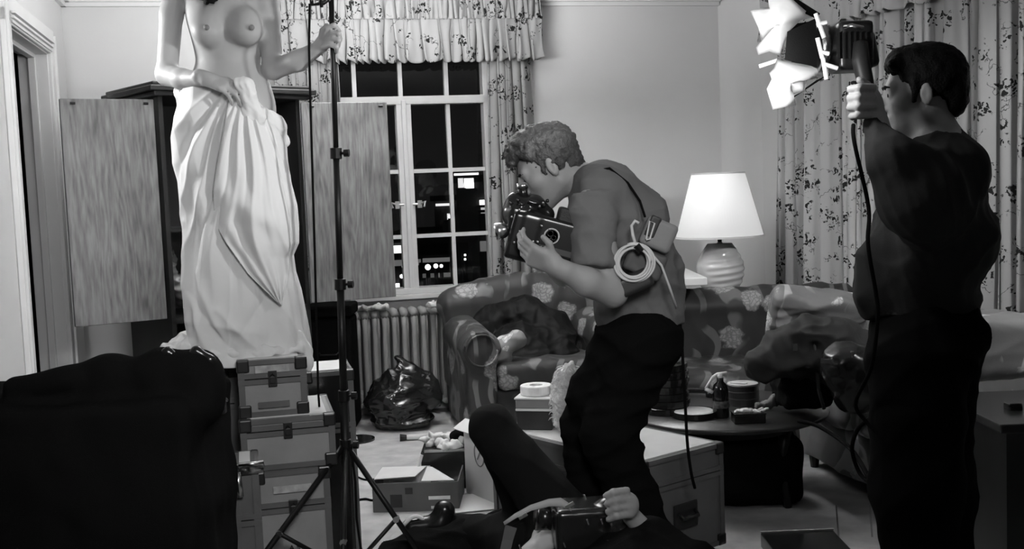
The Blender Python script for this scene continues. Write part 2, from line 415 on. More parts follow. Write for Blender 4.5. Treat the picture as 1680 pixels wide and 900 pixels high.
for nm, fr, R in (('back', fB, RB), ('left', fL, RL), ('right', fR, RR)):
    L = fr[3]; mb = MB()
    segs = [(0, L)] if nm != 'left' else [(0, DY0-.14), (DY1+.14, L)]
    for a, b in segs: mb.box(inwall(fr, (a+b)/2, .07, -.012), (b-a, .022, .14), R).box(inwall(fr, (a+b)/2, .15, -.008), (b-a, .014, .02), R)
    build('baseboard_'+nm, mb, M_TRIM, kind='structure')
    mb = MB()
    for k, (dz, dd) in enumerate(((.012, .075), (.035, .055), (.06, .03))):
        mb.box(inwall(fr, L/2, CEIL-dz, -dd/2), (L, dd, .026), R)
    build('trim_'+{'back': '1', 'left': '2', 'right': '3'}[nm], mb, M_TRIM, kind='structure')

# door on the left wall: casing, head moulding, deep jamb and the dark passage beyond
door = MB()
for s in (DY0-.06, DY1+.06): door.box(inwall(fL, s, 1.2, -.015), (.12, .03, 2.4), RL)
door.box(inwall(fL, (DY0+DY1)/2, 2.40, -.015), (DY1-DY0+.24, .03, .14), RL)
D1 = build('door_1', door, M_TRIM, kind='structure', bevel=.006)
mb = MB()
mb.box(inwall(fL, DY1+.012, 1.16, .07), (.03, .16, 2.33), RL).box(inwall(fL, DY0-.012, 1.16, .07), (.03, .16, 2.33), RL).box(inwall(fL, (DY0+DY1)/2, 2.34, .07), (DY1-DY0, .16, .03), RL)
for s, q in ((DY1-.012, 1), (DY0+.012, -1)): mb.box(inwall(fL, s, 1.16, .075), (.025, .04, 2.32), RL)
mb.box(inwall(fL, (DY0+DY1)/2, 2.315, .075), (DY1-DY0, .04, .025), RL)
build('jamb', mb, M_TRIM, D1, bevel=.004)
mb = MB()
for k in range(3): mb.box(inwall(fL, (DY0+DY1)/2, 2.345+.022*k, -.032-.004*k), (DY1-DY0+.02, .012+.006*k, .012), RL)
for q in (DY0-.105, DY1+.105): mb.box(inwall(fL, q, 1.22, -.036), (.022, .012, 2.44), RL)
build('moulding', mb, M_TRIM, D1)
# passage behind the door
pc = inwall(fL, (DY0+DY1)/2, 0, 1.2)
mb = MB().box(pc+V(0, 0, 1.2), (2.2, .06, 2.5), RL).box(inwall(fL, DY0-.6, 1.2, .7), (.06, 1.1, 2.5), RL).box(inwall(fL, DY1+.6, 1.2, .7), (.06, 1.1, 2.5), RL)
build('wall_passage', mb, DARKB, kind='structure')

# window 1 (back wall)
M_GLASS = bpy.data.materials.new('window_glass'); M_GLASS.use_nodes = True
nt = M_GLASS.node_tree; nt.nodes.remove(nt.nodes['Principled BSDF'])
tr = nd(nt, 'BsdfTransparent'); gl = nd(nt, 'BsdfGlossy'); gl.inputs['Roughness'].default_value = .02; mxs = nd(nt, 'MixShader'); mxs.inputs[0].default_value = .05
nt.links.new(tr.outputs[0], mxs.inputs[1]); nt.links.new(gl.outputs[0], mxs.inputs[2]); nt.links.new(mxs.outputs[0], nt.nodes['Material Output'].inputs[0])
M_SASH = mat('window_paint', .5, .35, .35)
def window(name, fr, R, s0, s1, z0, z1, ztr, vert_lo, vert_hi, hor, mull):
    W = build(name, MB()
        .box(inwall(fr, (s0+s1)/2, z0+.02, .04), (s1-s0, .16, .04), R).box(inwall(fr, (s0+s1)/2, z1-.02, .05), (s1-s0, .1, .04), R)
        .box(inwall(fr, s0+.02, (z0+z1)/2, .05), (.04, .1, z1-z0), R).box(inwall(fr, s1-.02, (z0+z1)/2, .05), (.04, .1, z1-z0), R)
        .box(inwall(fr, (s0+s1)/2, z0-.015, -.03), (s1-s0+.16, .1, .03), R), M_SASH, kind='structure', bevel=.004)
    if ztr: build('transom_bar', MB().box(inwall(fr, (s0+s1)/2, ztr, .045), (s1-s0, .09, .055), R), M_SASH, W, bevel=.004)
    for s in mull: build('mullion', MB().box(inwall(fr, s, (z0+(ztr or z1))/2, .045), (.1, .085, (ztr or z1)-z0), R).box(inwall(fr, s, (z0+(ztr or z1))/2, -.004), (.03, .02, (ztr or z1)-z0), R), M_SASH, W, bevel=.004)
    xs_lo = sorted([s0+.02, *mull, *vert_lo, s1-.02]); zs = sorted([z0, *hor, ztr or z1])
    for s in vert_lo: build('glazing_bar', MB().box(inwall(fr, s, (z0+(ztr or z1))/2, .045), (.026, .035, (ztr or z1)-z0), R), M_SASH, W)
    for z in hor: build('glazing_bar', MB().box(inwall(fr, (s0+s1)/2, z, .045), (s1-s0-.04, .03, .026), R), M_SASH, W)
    if ztr:
        for s in vert_hi: build('glazing_bar', MB().box(inwall(fr, s, (ztr+z1)/2, .045), (.028, .035, z1-ztr), R), M_SASH, W)
    for a, b in zip(xs_lo, xs_lo[1:]):
        for c, e in zip(zs, zs[1:]): build('pane', MB().box(inwall(fr, (a+b)/2, (c+e)/2, .055), (b-a, .004, e-c), R), M_GLASS, W)
    if ztr:
        xs = sorted([s0+.02, *vert_hi, s1-.02])
        for a, b in zip(xs, xs[1:]): build('pane', MB().box(inwall(fr, (a+b)/2, (ztr+z1)/2, .055), (b-a, .004, z1-ztr), R), M_GLASS, W)
    return W
Yw = 7.33
zz = lambda px, py: P(px, py, Yw).z
W1 = window('window_1', fB, RB, WS0, WS1, WZ0, WZ1, zz(700, 162), [sB(748), sB(604)], [sB(597), sB(672), sB(747)], [zz(760, 277), zz(760, 385)], [sB(674.5)])
mb = MB()
for q in (-1, 1):
    c = inwall(fB, sB(674.5)+q*.075, zz(680, 335), -.03)
    mb.tube([c+V(-.045*q, 0, .0), c, c+V(.04*q, -.01, .015), c+V(.03*q, -.02, -.02)], .009, 8).box(c, (.03, .02, .05), RB)
build('latch', mb, mat('brass_dull', .25, .35, .5, metal=.8), W1)
window('window_2', fR, RR, RS0, RS1, .35, 2.45, None, [RS0+.5, RS1-.5], [], [.9, 1.5, 2.0], [(RS0+RS1)/2])

# curtains -----------------------------------------------------------
M_CURT = sprig('curtain_print', .22, .012); M_CURT2 = sprig('curtain_print_side', .33, .015, 3.3)
def curtain(name, fr, s0, s1, z0, z1, out, nf, amp, m, label=None, group=None, seed=0, flare=0., cat='curtain', parent=None, top_amp=.6, hem=0.):
    rg = random.Random(seed); ph = [rg.uniform(0, 6.28) for _ in range(6)]
    def fn(u, v):
        z = z0+(z1-z0)*v; a = amp*(top_amp+(1-top_amp)*(1-v))
        uw = u + .03*math.sin(2*PI*u*2.3+ph[0]) + (.12/nf)*math.sin(3*v+ph[1]+u*nf*3)
        q = 2*PI*nf*uw
        d = 1-2*abs(math.sin(q/2))**.55 + .3*math.sin(2.1*q+ph[2]) + .4*math.sin(.37*q+ph[3]+v*.8)
        s = s0+(s1-s0)*u + math.cos(q)*amp*.35 + flare*(1-v)*(u-.5)
        zb = z - hem*(1-v)*(.5+.5*math.sin(q*1.03+ph[4]))
        return inwall(fr, s, zb, -out + d*a*.75)
    mb = MB().grid(fn, max(60, int(nf*22)), 22)
    if parent: return build(name, mb, m, parent, smooth=True, solid=.004)
    return build(name, mb, m, smooth=True, solid=.004, label=label, cat=cat, group=group)
curtain('curtain', fB, sB(470), sB(566), .02, 2.35, .1, 6, .075, M_CURT, 'printed curtain panel at left of the back window behind the stand', seed=1)
curtain('curtain', fB, sB(809), sB(872), .02, 2.35, .1, 5, .075, M_CURT, 'printed curtain panel at right of the back window beside the cameraman', seed=2, flare=.12)
vt = thing('valance', inwall(fB, sB(668), 2.3, 0), 'gathered ruffled leaf-print valance over the back window', 'valance')
curtain('ruffle', fB, sB(466), sB(893), 2.335, 2.60, .17, 26, .05, M_CURT, seed=4, parent=vt, hem=.03, top_amp=.35)
curtain('heading', fB, sB(466), sB(893), 2.585, 2.76, .18, 38, .03, M_CURT, seed=5, parent=vt)
for s in (sB(466), sB(893)): build('return_end', MB().box(inwall(fB, s, 2.5, -.09), (.012, .16, .33), RB), M_CURT, vt)
rod = thing('curtain_rod', inwall(fB, sB(520), 2.33, -.06), 'thin dark rod crossing below the back window valance', 'rod')
build('rod_bar', MB().tube([inwall(fB, sB(462), 2.345, -.1), inwall(fB, sB(866), 2.345, -.1)], .009), BLKM, rod)
def sR(px):
    k = (px-840)/FPX; d, o = fR[1], fR[0]; return (k*o.y-o.x)/(d.x-k*d.y)
curtain('curtain', fR, sR(1318), sR(1593), .02, 2.62, .14, 13, .09, M_CURT2, 'wide leaf-print curtain panel behind the man holding the light', seed=6)
curtain('curtain', fR, sR(1614), sR(1800), .02, 2.66, .18, 6.5, .09, M_CURT, 'pale leaf-print curtain panel at the far right edge of the room', seed=8)
v2 = thing('valance', inwall(fR, sR(1440), 2.4, 0), 'short gathered leaf-print valance over the right window', 'valance')
curtain('ruffle', fR, sR(1300), sR(1600), 2.37, 2.66, .22, 13, .03, M_CURT2, seed=9, parent=v2, hem=.02)

# radiator -----------------------------------------------------------
M_RAD = mat('radiator_paint', .24, .45, .3, var=.1)
rc = inwall(fB, sB(660), 0, -.16)
rad = thing('radiator', rc, 'painted column radiator under the back window', 'radiator', rz=math.atan2(fB[1].y, fB[1].x))
sec0 = None
for k in range(14):
    x = (k-6.5)*.064; mb = MB()
    for y in (-.055, 0, .055):
        mb.tube([V(x, y, .09), V(x, y, .16), V(x, y, .6), V(x, y, .67)], [.022, .019, .019, .022], 8)
    for z in (.085, .675): mb.tube([V(x, -.08, z), V(x, -.05, z+.015), V(x, .05, z+.015), V(x, .08, z)], [.018, .03, .03, .018], 8)
    build('section', mb, M_RAD, rad, local=True, smooth=True)
for x in (-.42, .42):
    for y in (-.055, .055): build('foot', MB().tube([V(x, y, .0), V(x, y, .09)], [.022, .016], 8), M_RAD, rad, local=True, smooth=True)
build('header_pipe', MB().tube([V(.5, 0, .085), V(-.5, 0, .085), V(-.5, 0, 0)], .018), M_RAD, rad, local=True)
build('header_pipe', MB().tube([V(-.5, 0, .675), V(.45, 0, .675)], .02), M_RAD, rad, local=True)
M_RAG = mat('white_rag', .6, .9, .05, bump=.2)
for i, (px, lab) in enumerate(((612, 'crumpled pale work glove lying on the radiator beside the wardrobe door'), (725, 'crumpled white cloth lying on the radiator behind the armchair'))):
    c = P(px, 497, 7.1); c.z = .712
    s = SDF(.02)
    for k in range(9): s.cap(c+V(-.09+.022*k, random.uniform(-.03, .03), .02), c+V(-.07+.022*k+random.uniform(-.03, .03), random.uniform(-.05, .05), .02+random.uniform(0, .03)), .014)
    sbuild(['work_glove', 'cloth'][i], s, M_RAG, h=.007, disp=rough(.005, 40, i), label=lab, cat=['glove', 'cloth'][i])

# wardrobe -----------------------------------------------------------
M_OAK = woodmat('oak_door', .045, .15, .45); M_DWOOD = mat('dark_stained_wood', .012, .35, .4, var=.3, vscale=12, stretch=(1, 1, .2))
FL_, FR_ = V(-1.80, 5.75, 0), V(-1.17, 6.30, 0)
dw = (FR_-FL_); wW = dw.length; dw.normalize(); nw = V(-dw.y, dw.x, 0); wD = .55
RW = Matrix((dw, nw, V(0, 0, 1))).transposed()
def wp(x, y, z): return FL_+dw*x+nw*y+V(0, 0, z)
wd = thing('wardrobe', wp(wW/2, wD/2, 0), 'tall dark wardrobe standing across the left corner with its doors open', 'wardrobe')
mb = MB().box(wp(.012, wD/2, 1.02), (.024, wD, 2.04), RW).box(wp(wW-.012, wD/2, 1.02), (.024, wD, 2.04), RW)
mb.box(wp(wW/2, wD-.01, 1.02), (wW, .02, 2.04), RW).box(wp(wW/2, wD/2, .84), (wW, wD, .03), RW).box(wp(wW/2, wD/2, .05), (wW, wD, .1), RW)
build('carcass', mb, M_DWOOD, wd)
build('shelf', MB().box(wp(wW/2, wD/2, 1.32), (wW-.05, wD-.04, .022), RW), M_DWOOD, wd)
build('cornice', MB().box(wp(wW/2, wD/2-.02, 2.055), (wW+.14, wD+.12, .03), RW).box(wp(wW/2, wD/2-.02, 2.03), (wW+.08, wD+.07, .03), RW).box(wp(wW/2, wD/2-.02, 2.08), (wW+.1, wD+.08, .02), RW), M_DWOOD, wd, bevel=.006)
for k in range(3):
    d = build('drawer', MB().box(wp(wW/2, -.008, .19+.235*k+.01), (wW-.06, .03, .215), RW), M_DWOOD, wd, bevel=.006)
    for x in (.25, .6): build('handle', MB().tube([wp(x-.04, -.02, .21+.235*k), wp(x-.03, -.045, .2+.235*k), wp(x+.03, -.045, .2+.235*k), wp(x+.04, -.02, .21+.235*k)], .005, 8), CHR, d)
def leaf(a, b, z0, z1, th=.028):
    d = (b-a).normalized(); n = V(-d.y, d.x, 0); R = Matrix((d, n, V(0, 0, 1))).transposed(); c = (a+b)/2; L = (b-a).length
    o = build('door', MB().box(V(c.x, c.y, (z0+z1)/2), (L, th, z1-z0), R), M_OAK, wd, bevel=.004)
    mb = MB()
    for t in (.06, L-.04):
        p = a+d*t-n*(th/2+.003); mb.tube([V(p.x, p.y, z1-.022)-d*.012, V(p.x, p.y, z1-.022)+d*.012], .007, 8)
    build('catch', mb, BLKM, o); return o
ta, tb = P(109, 340, 5.5), P(641, 320, 6.47)
leaf(V(ta.x, ta.y, 0), FL_+V(-.02, -.02, 0), .86, 2.0); leaf(FR_+V(.01, -.02, 0), V(tb.x, tb.y, 0), .86, 2.0)
tv = thing('crumpled_bag', wp(.18, .2, .855), 'clear crumpled plastic bag inside the wardrobe behind the white sheet', 'bag')
s = SDF(.04); c = wp(.15, .22, .86)
for k in range(7): s.ell(c+V(random.uniform(-.06, .06), random.uniform(-.06, .06), .07+.045*k), (.07-.006*k, .07-.006*k, .05))
sbuild('bag_film', s, mat('clear_film', .3, .15, .6), tv, h=.01, disp=folds(.008, (30, 30, 30), 5))
tall = thing('equipment_case', P(552, 600, 6.35)*1., 'tall black equipment case beside the radiator below the right wardrobe door', 'case'); tc = P(548, 600, 6.9)
tall.location = (tc.x, tc.y, 0); OFF[tall.name] = V(tc.x, tc.y, 0)
build('case_body', MB().box(V(tc.x, tc.y, .36), (.28, .3, .7)), BLK, tall, bevel=.02)
build('case_lid', MB().box(V(tc.x, tc.y, .755), (.3, .32, .07)), BLK, tall, bevel=.015)
build('handle', MB().tube([V(tc.x-.06, tc.y-.16, .5), V(tc.x-.05, tc.y-.18, .49), V(tc.x+.05, tc.y-.18, .49), V(tc.x+.06, tc.y-.16, .5)], .006, 8), BLKM, tall)

# night city beyond the window ----------------------------------------
M_BLDG = mat('night_masonry', .03, .9, .1); 
def EM(v): return mat('city_light_%d' % int(v*10), .5, .5, 0, emit=v)
def building(px0, px1, pyt, Y, label, wins, D=8):
    a, b = P(px0, pyt, Y), P(px1, pyt, Y); base = -24
    t = thing('building', ((a.x+b.x)/2, Y+D/2, base), label, 'building', group=None)
    build('masonry', MB().box(((a.x+b.x)/2, Y+D/2, (a.z+base)/2), (b.x-a.x, D, a.z-base)), M_BLDG, t)
    build('roof', MB().box(((a.x+b.x)/2, Y+D/2, a.z+.15), (b.x-a.x+.4, D+.4, .3)), M_BLDG, t)
    for (x0, y0, x1, y1, e, nm) in wins:
        p, q = P(x0, y1, Y-.1), P(x1, y0, Y-.1)
        w_ = build(nm, MB().box(((p.x+q.x)/2, Y-.12, (p.z+q.z)/2), (q.x-p.x, .2, q.z-p.z)), EM(e), t)
        if nm == 'window': build('window_frame', MB().box(((p.x+q.x)/2, Y-.1, p.z-.06), (q.x-p.x+.2, .3, .1)), M_BLDG, t)
    return t
building(748, 822, 300, 46, 'tall dark night building at right beyond the window with bright floors', [(787, 327, 812, 336, 2.2, 'window'), (789, 337, 810, 344, .5, 'window'), (789, 345, 806, 350, .25, 'window'), (788, 395, 800, 412, .12, 'window'), (752, 292, 760, 308, .9, 'window'), (762, 292, 777, 309, 2.0, 'window'), (745, 283, 785, 288, 1.6, 'light_strip')])
building(640, 690, 398, 42, 'low night building behind the window mullion with glowing upper floor', [(644, 402, 672, 415, 2.2, 'window'), (676, 400, 700, 408, .8, 'window'), (644, 425, 690, 436, .1, 'window'), (648, 464, 674, 488, 2.6, 'window')])
building(692, 757, 418, 30, 'low dark night building seen through the lower middle panes', [(694, 422, 740, 430, .12, 'window'), (694, 447, 745, 455, .08, 'window')])
building(712, 744, 330, 60, 'slim distant night block with one lit strip', [(715, 333, 742, 338, 1.0, 'light_strip'), (734, 350, 738, 360, .8, 'window')])
for i, (px, py, r, Y) in enumerate(((664, 437, 5, 27), (702, 438, 5, 24), (715, 436, 4, 26), (724, 436, 3, 28), (659, 453, 3.4, 22), (667, 454, 3.4, 21), (738, 355, 3, 29), (763, 418, 2, 25), (763, 425, 2, 23))):
    c = P(px, py, Y); rr_ = r*Y/FPX
    nth = ['biggest round', 'large round', 'second', 'third', 'lower left', 'lower right', 'high small', 'tiny upper', 'tiny lower'][i]
    t = thing('street_lamp', (c.x, Y, -24), nth+' street lamp glowing in the night beyond the lower panes', 'lamp', group='street lamps in the night street')
    build('post', MB().tube([V(c.x, Y, -24), V(c.x, Y, c.z-rr_)], .05, 8), M_BLDG, t)
    build('globe', MB().lathe([(.001, -rr_), (rr_*.7, -rr_*.7), (rr_, 0), (rr_*.7, rr_*.7), (.001, rr_)], c, 14), EM(2.4), t, smooth=True)
build('street_ground', MB().box((0, 60, -24.1), (160, 110, .2)), mat('asphalt', .04, .8), kind='structure')

# ================================================================== SOFAS
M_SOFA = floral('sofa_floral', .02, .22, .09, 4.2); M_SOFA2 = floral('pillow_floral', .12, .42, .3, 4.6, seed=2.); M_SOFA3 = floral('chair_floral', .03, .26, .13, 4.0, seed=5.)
def cushion(name, c, half, rad, m, parent, ax=None, h=.014, dp=None, **k):
    s = SDF(.02); s.rbox(c, [a-rad for a in half], rad, ax)
    return sbuild(name, s, m, parent, h=h, disp=dp or folds(.006, (9, 9, 9), int(abs(c[0])*100) % 50), **k)
def axz(a): return [V(math.cos(a), math.sin(a), 0), V(-math.sin(a), math.cos(a), 0), V(0, 0, 1)]
def seat(name, c, rz, W, D, label, cat, m, nseat, harm=.62, hback=.86, hseat=.44, arms=(1, 1), crest=.0, roll=.1):
    t = thing(name, (c[0], c[1], 0), label, cat); A = axz(rz); O = Vector((c[0], c[1], 0))
    L = lambda x, y, z: O+A[0]*x+A[1]*y+V(0, 0, z)                   # x along, y towards the back
    bx = lambda nm, x0, x1, y0, y1, z0, z1, rad, **k: cushion(nm, L((x0+x1)/2, (y0+y1)/2, (z0+z1)/2), ((x1-x0)/2, (y1-y0)/2, (z1-z0)/2), rad, m, t, A, **k)
    aw = roll*1.7; x0, x1 = -W/2+(aw if arms[0] else 0), W/2-(aw if arms[1] else 0)
    bx('base', -W/2+.03, W/2-.03, -D/2+.06, D/2-.05, .06, .3, .03)
    w = (x1-x0)/nseat
    for i in range(nseat): bx('seat_cushion', x0+w*i+.008, x0+w*(i+1)-.008, -D/2+.01, D/2-.22, .29, hseat+.02, .055)
    s = SDF(.05); s.rbox(L(0, D/2-.14, (.25+hback-.1)/2), (W/2-.05, .07, (hback-.1-.25)/2), .04, A)
    n = 8
    pts = [L(-W/2+.06+(W-.12)*i/n, D/2-.13, hback-.09+crest*math.sin(PI*i/n)) for i in range(n+1)]
    for i in range(n): s.cap(pts[i], pts[i+1], .095)
    sbuild('backrest', s, m, t, h=.014, disp=folds(.006, (8, 8, 8), 3))
    for sgn, on in ((-1, arms[0]), (1, arms[1])):
        if not on: continue
        xa = sgn*(W/2-roll); s = SDF(.04)
        s.rbox(L(xa-sgn*.0, -.02, harm/2-.03), (roll*.55, D/2-.06, harm/2-.1), .03, A)
        s.flat(L(xa, -D/2+.0, harm-roll), L(xa, D/2-.18, harm-roll+.03), roll, roll)
        sbuild('arm', s, m, t, h=.012, disp=folds(.005, (12, 12, 12), 4+sgn))
        cmb = MB().tube([L(xa+math.cos(q)*roll*.8, -D/2-.004, harm-roll+math.sin(q)*roll*.8) for q in [2*PI*k/20 for k in range(21)]], .007, 6)
        build('piping', cmb, m, t, smooth=True)
    for x in (-W/2+.1, W/2-.1):
        for y in (-D/2+.12, D/2-.12): build('leg', MB().tube([L(x, y, 0), L(x, y, .08)], [.02, .03], 8), M_DWOOD, t)
    return L, t
seat('armchair', (.12, 6.80), math.radians(12), 1.06, .92, 'floral armchair with rolled arms and black jackets dumped on it', 'armchair', M_SOFA3, 1, harm=.66, hback=.84, crest=.07, roll=.115)
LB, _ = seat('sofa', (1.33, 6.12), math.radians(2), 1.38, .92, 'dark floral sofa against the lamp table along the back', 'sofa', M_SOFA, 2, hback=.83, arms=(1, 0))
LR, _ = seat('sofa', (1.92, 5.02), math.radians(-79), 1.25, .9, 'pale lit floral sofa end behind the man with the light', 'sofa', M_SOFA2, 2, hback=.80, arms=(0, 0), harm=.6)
pc_ = P(1340, 520, 5.62)
s = SDF(.03); ax_ = [V(.98, -.1, -.12).normalized(), V(.15, .85, .5).normalized(), None]; ax_[2] = ax_[0].cross(ax_[1]).normalized(); ax_[1] = ax_[2].cross(ax_[0])
s.rbox(pc_, (.19, .02, .1), .06, ax_)
sbuild('pillow', s, M_SOFA2, h=.01, disp=folds(.008, (10, 10, 10), 8), label='light floral pillow propped in the corner of the sofa', cat='pillow')
c = P(1650, 566, 4.55)
s = SDF(.03).rbox(c+V(.05, 0, 0), (.2, .03, .07), .07, axz(.15)); sbuild('pillow', s, M_SOFA2, h=.01, disp=folds(.007, (10, 10, 10), 9), label='light floral pillow on the right sofa behind the standing man', cat='pillow')

# jackets on the armchair
def clothpile(name, pts, rs, m, label, cat, seed, amp=.016, h=.010, k=.05):
    s = SDF(k)
    for i in range(len(pts)-1): s.cap(pts[i], pts[i+1], rs[i], rs[i+1])
    return sbuild(name, s, m, h=h, disp=lambda p: rough(amp, (7, 7, 9), seed, True)(p)+folds(amp*.35, (18, 18, 18), seed, .4)(p), label=label, cat=cat)
M_LEATH = mat('black_leather', .005, .6, .12, bump=.2, bscale=40)
clothpile('leather_jacket', [P(780, 560, 6.75), P(810, 530, 6.95), P(860, 522, 7.0), P(905, 540, 6.9), P(925, 590, 6.7), P(880, 600, 6.65), P(800, 600, 6.65), P(850, 570, 6.75), P(900, 575, 6.75)], [.08, .12, .13, .12, .1, .12, .08, .14, .12], M_LEATH, 'crumpled black leather jacket thrown over the armchair', 'jacket', 21)
clothpile('scarf', [P(790, 592, 6.44), P(808, 580, 6.44), P(825, 562, 6.44), P(850, 556, 6.44), P(822, 572, 6.42), P(826, 590, 6.42), P(795, 594, 6.42)], [.03, .045, .04, .04, .05, .035, .03], floral('scarf_print', .2, .6, .4, 9, seed=9.), 'pale printed scarf lying on the black jacket in the armchair', 'scarf', 22, .01, .008, .03)
# ================================================================== CASES AND LIGHT STAND
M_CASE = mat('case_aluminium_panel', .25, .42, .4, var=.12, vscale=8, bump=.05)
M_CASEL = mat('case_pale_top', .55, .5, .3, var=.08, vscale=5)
M_EDGE = mat('case_edge_strip', .1, .4, .5, var=.2)
M_CORN = mat('case_corner', .015, .35, .5)
M_TAPE = mat('white_tape', .7, .6, .1, var=.1, vscale=30)
M_LABEL = mat('label_strip', .36, .6, .1, var=.25, vscale=40)
def rzm(a): return Matrix.Rotation(a, 3, 'Z')
def flight_case(loc, rz, w, d, h, label, m=M_CASE, mtop=M_CASEL, latch=1, handle=0, lab=1, lid=.3, text=None, name='flight_case', ball=.02):
    """origin at the bottom centre, front towards local -y"""
    t = thing(name, loc, label, 'case', rz)
    hl = h*(1-lid); g = .004
    b = build('body', MB().box((0, 0, hl/2), (w-.012, d-.012, hl-g)), m, t, local=True, bevel=.003)
    l = build('lid', MB().box((0, 0, (hl+h)/2), (w-.012, d-.012, h-hl-g)), m, t, local=True, bevel=.003)
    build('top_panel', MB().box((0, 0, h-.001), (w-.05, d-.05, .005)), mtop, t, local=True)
    mb = MB(); e = .022
    for sx in (-1, 1):
        for sy in (-1, 1): mb.box((sx*(w/2-e/2), sy*(d/2-e/2), h/2), (e, e, h-.01))
    for z in (e/2, h-e/2, hl-e/2+.001, hl+e/2+.001):
        for sy in (-1, 1): mb.box((0, sy*(d/2-e/4), z), (w, e/2+.002, e*(.8)))
        for sx in (-1, 1): mb.box((sx*(w/2-e/4), 0, z), (e/2+.002, d, e*.8))
    build('edge_strip', mb, M_EDGE, t, local=True)
    for sx in (-1, 1):
        for sy in (-1, 1):
            for z in (ball*1.1, h-ball*1.1):
                build('corner', MB().box((sx*(w/2-ball*.9), sy*(d/2-ball*.9), z), (ball*2.2, ball*2.2, ball*2.3)), M_CORN, t, local=True, bevel=.006)
    def latch_at(x):
        mb = MB().box((x, -d/2-.004, hl), (.03, .008, .055)).box((x, -d/2-.01, hl-.004), (.018, .01, .022)).tube([V(x-.008, -d/2-.012, hl+.01), V(x, -d/2-.018, hl+.02), V(x+.008, -d/2-.012, hl+.01)], .003, 6)
        build('latch', mb, M_CORN, t, local=True, bevel=.002)
    for i in range(latch): latch_at((i-(latch-1)/2)*w*.55)
    if lab:
        build('label_strip', MB().box((0, -d/2-.004, hl+(h-hl)*.5), (w*.5, .003, .026)), M_LABEL, t, local=True)
        build('label_strip', MB().box((0, -d/2-.004, hl*.32), (w*.46, .003, .022)), M_EDGE, t, local=True)
    if handle:
        build('handle_plate', MB().box((0, -d/2-.003, hl*.55), (.13, .008, .1)), M_CORN, t, local=True, bevel=.01)
        build('handle', MB().tube([V(-.045, -d/2-.008, hl*.6), V(-.04, -d/2-.03, hl*.55), V(.04, -d/2-.03, hl*.55), V(.045, -d/2-.008, hl*.6)], .008, 8), BLKM, t, local=True, smooth=True)
    if text: textobj(text, V(0, -d/2-.0065, hl*.62), .03, t)
    return t
def textobj(s, loc, size, parent, rot=(PI/2, 0, 0), m=None):
    c = bpy.data.curves.new('lettering', 'FONT'); c.body = s; c.size = size; c.align_x = 'CENTER'; c.align_y = 'CENTER'; c.extrude = .0006
    o = bpy.data.objects.new('lettering', c); COL.objects.link(o)
    dg = bpy.context.evaluated_depsgraph_get(); me = bpy.data.meshes.new_from_object(o.evaluated_get(dg)); bpy.data.objects.remove(o)
    o = finish('lettering', me, m or BLKM, parent); o.location = loc; o.rotation_euler = rot; return o
ry = math.radians(13.5)
def at(px, Y): q = P(px, 500, Y); return q.x
# three stacked cases below the standing figure
flight_case((P(480, 850, 3.98).x, 3.98, .0), ry, .262, .4, .515, 'tallest grey flight case at the bottom of the stack under the white sheet', text='A.S.', lid=.26, lab=1)
flight_case((P(470, 720, 3.98).x, 3.99, .515), ry, .325, .4, .185, 'low wide grey flight case in the middle of the stack', latch=1, lab=0, lid=.25)
flight_case((P(446, 640, 4.0).x, 4.01, .70), ry, .235, .4, .205, 'small grey flight case on top of the stack, touched by the sheet', lid=.34)
flight_case((P(369, 650, 4.2).x, 4.18, .39), ry, .13, .42, .47, 'narrow dark flight case carrying the left edge of the white sheet', m=M_EDGE, latch=0, lab=1)
flight_case((P(369, 650, 4.2).x, 4.18, .0), ry, .15, .42, .39, 'narrow dark case hidden below the narrow case beside the black cloth', m=M_EDGE, latch=0, lab=0)
flight_case((P(404, 800, 3.56).x, 3.56, .0), ry, .085, .2, .62, 'tall slim trunk with bright metal corner and handle beside the black cloth', m=M_EDGE, mtop=M_CASEL, latch=0, lab=0, ball=.012)
hx = P(404, 750, 3.5)
build('handle', MB().tube([V(hx.x-.035, 3.47, .60), V(hx.x-.035, 3.43, .625), V(hx.x+.035, 3.43, .625), V(hx.x+.035, 3.47, .60)], .008, 8).tube([V(hx.x-.04, 3.44, .52), V(hx.x-.045, 3.44, .6)], .012, 8).box((hx.x, 3.46, .605), (.075, .02, .035)), CHR, bpy.data.objects['flight_case.005'], smooth=True, label='polished metal handle and corner clamp')
flight_case((P(531, 700, 4.35).x, 4.45, .0), ry, .2, .3, .775, 'tall black case with a light metal rim behind the case stack', m=BLKP, mtop=M_CASEL, latch=0, lab=0)
# large transport case
Rr = V(.795, 4.21, 0); eu = V(-.78, -.62, 0).normalized(); ev = V(-.62, .78, 0).normalized()
bc = Rr+eu*.225+ev*.45
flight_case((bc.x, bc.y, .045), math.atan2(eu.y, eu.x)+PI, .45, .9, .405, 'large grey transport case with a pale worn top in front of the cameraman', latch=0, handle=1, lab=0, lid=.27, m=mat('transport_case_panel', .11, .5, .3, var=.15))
BC = [o for o in bpy.data.objects if o.name.startswith('flight_case')][-1]
for i in (-1, 1):
    for j in (-1, 1): build('caster', MB().tube([V(i*.17-.012, j*.38, -.022), V(i*.17+.012, j*.38, -.022)], .0225, 14).box((i*.17, j*.38, -.006), (.045, .05, .012)), BLKP, BC, local=True)
ry2 = math.atan2(ev.y, ev.x)
for k in (.2, .7):
    pass
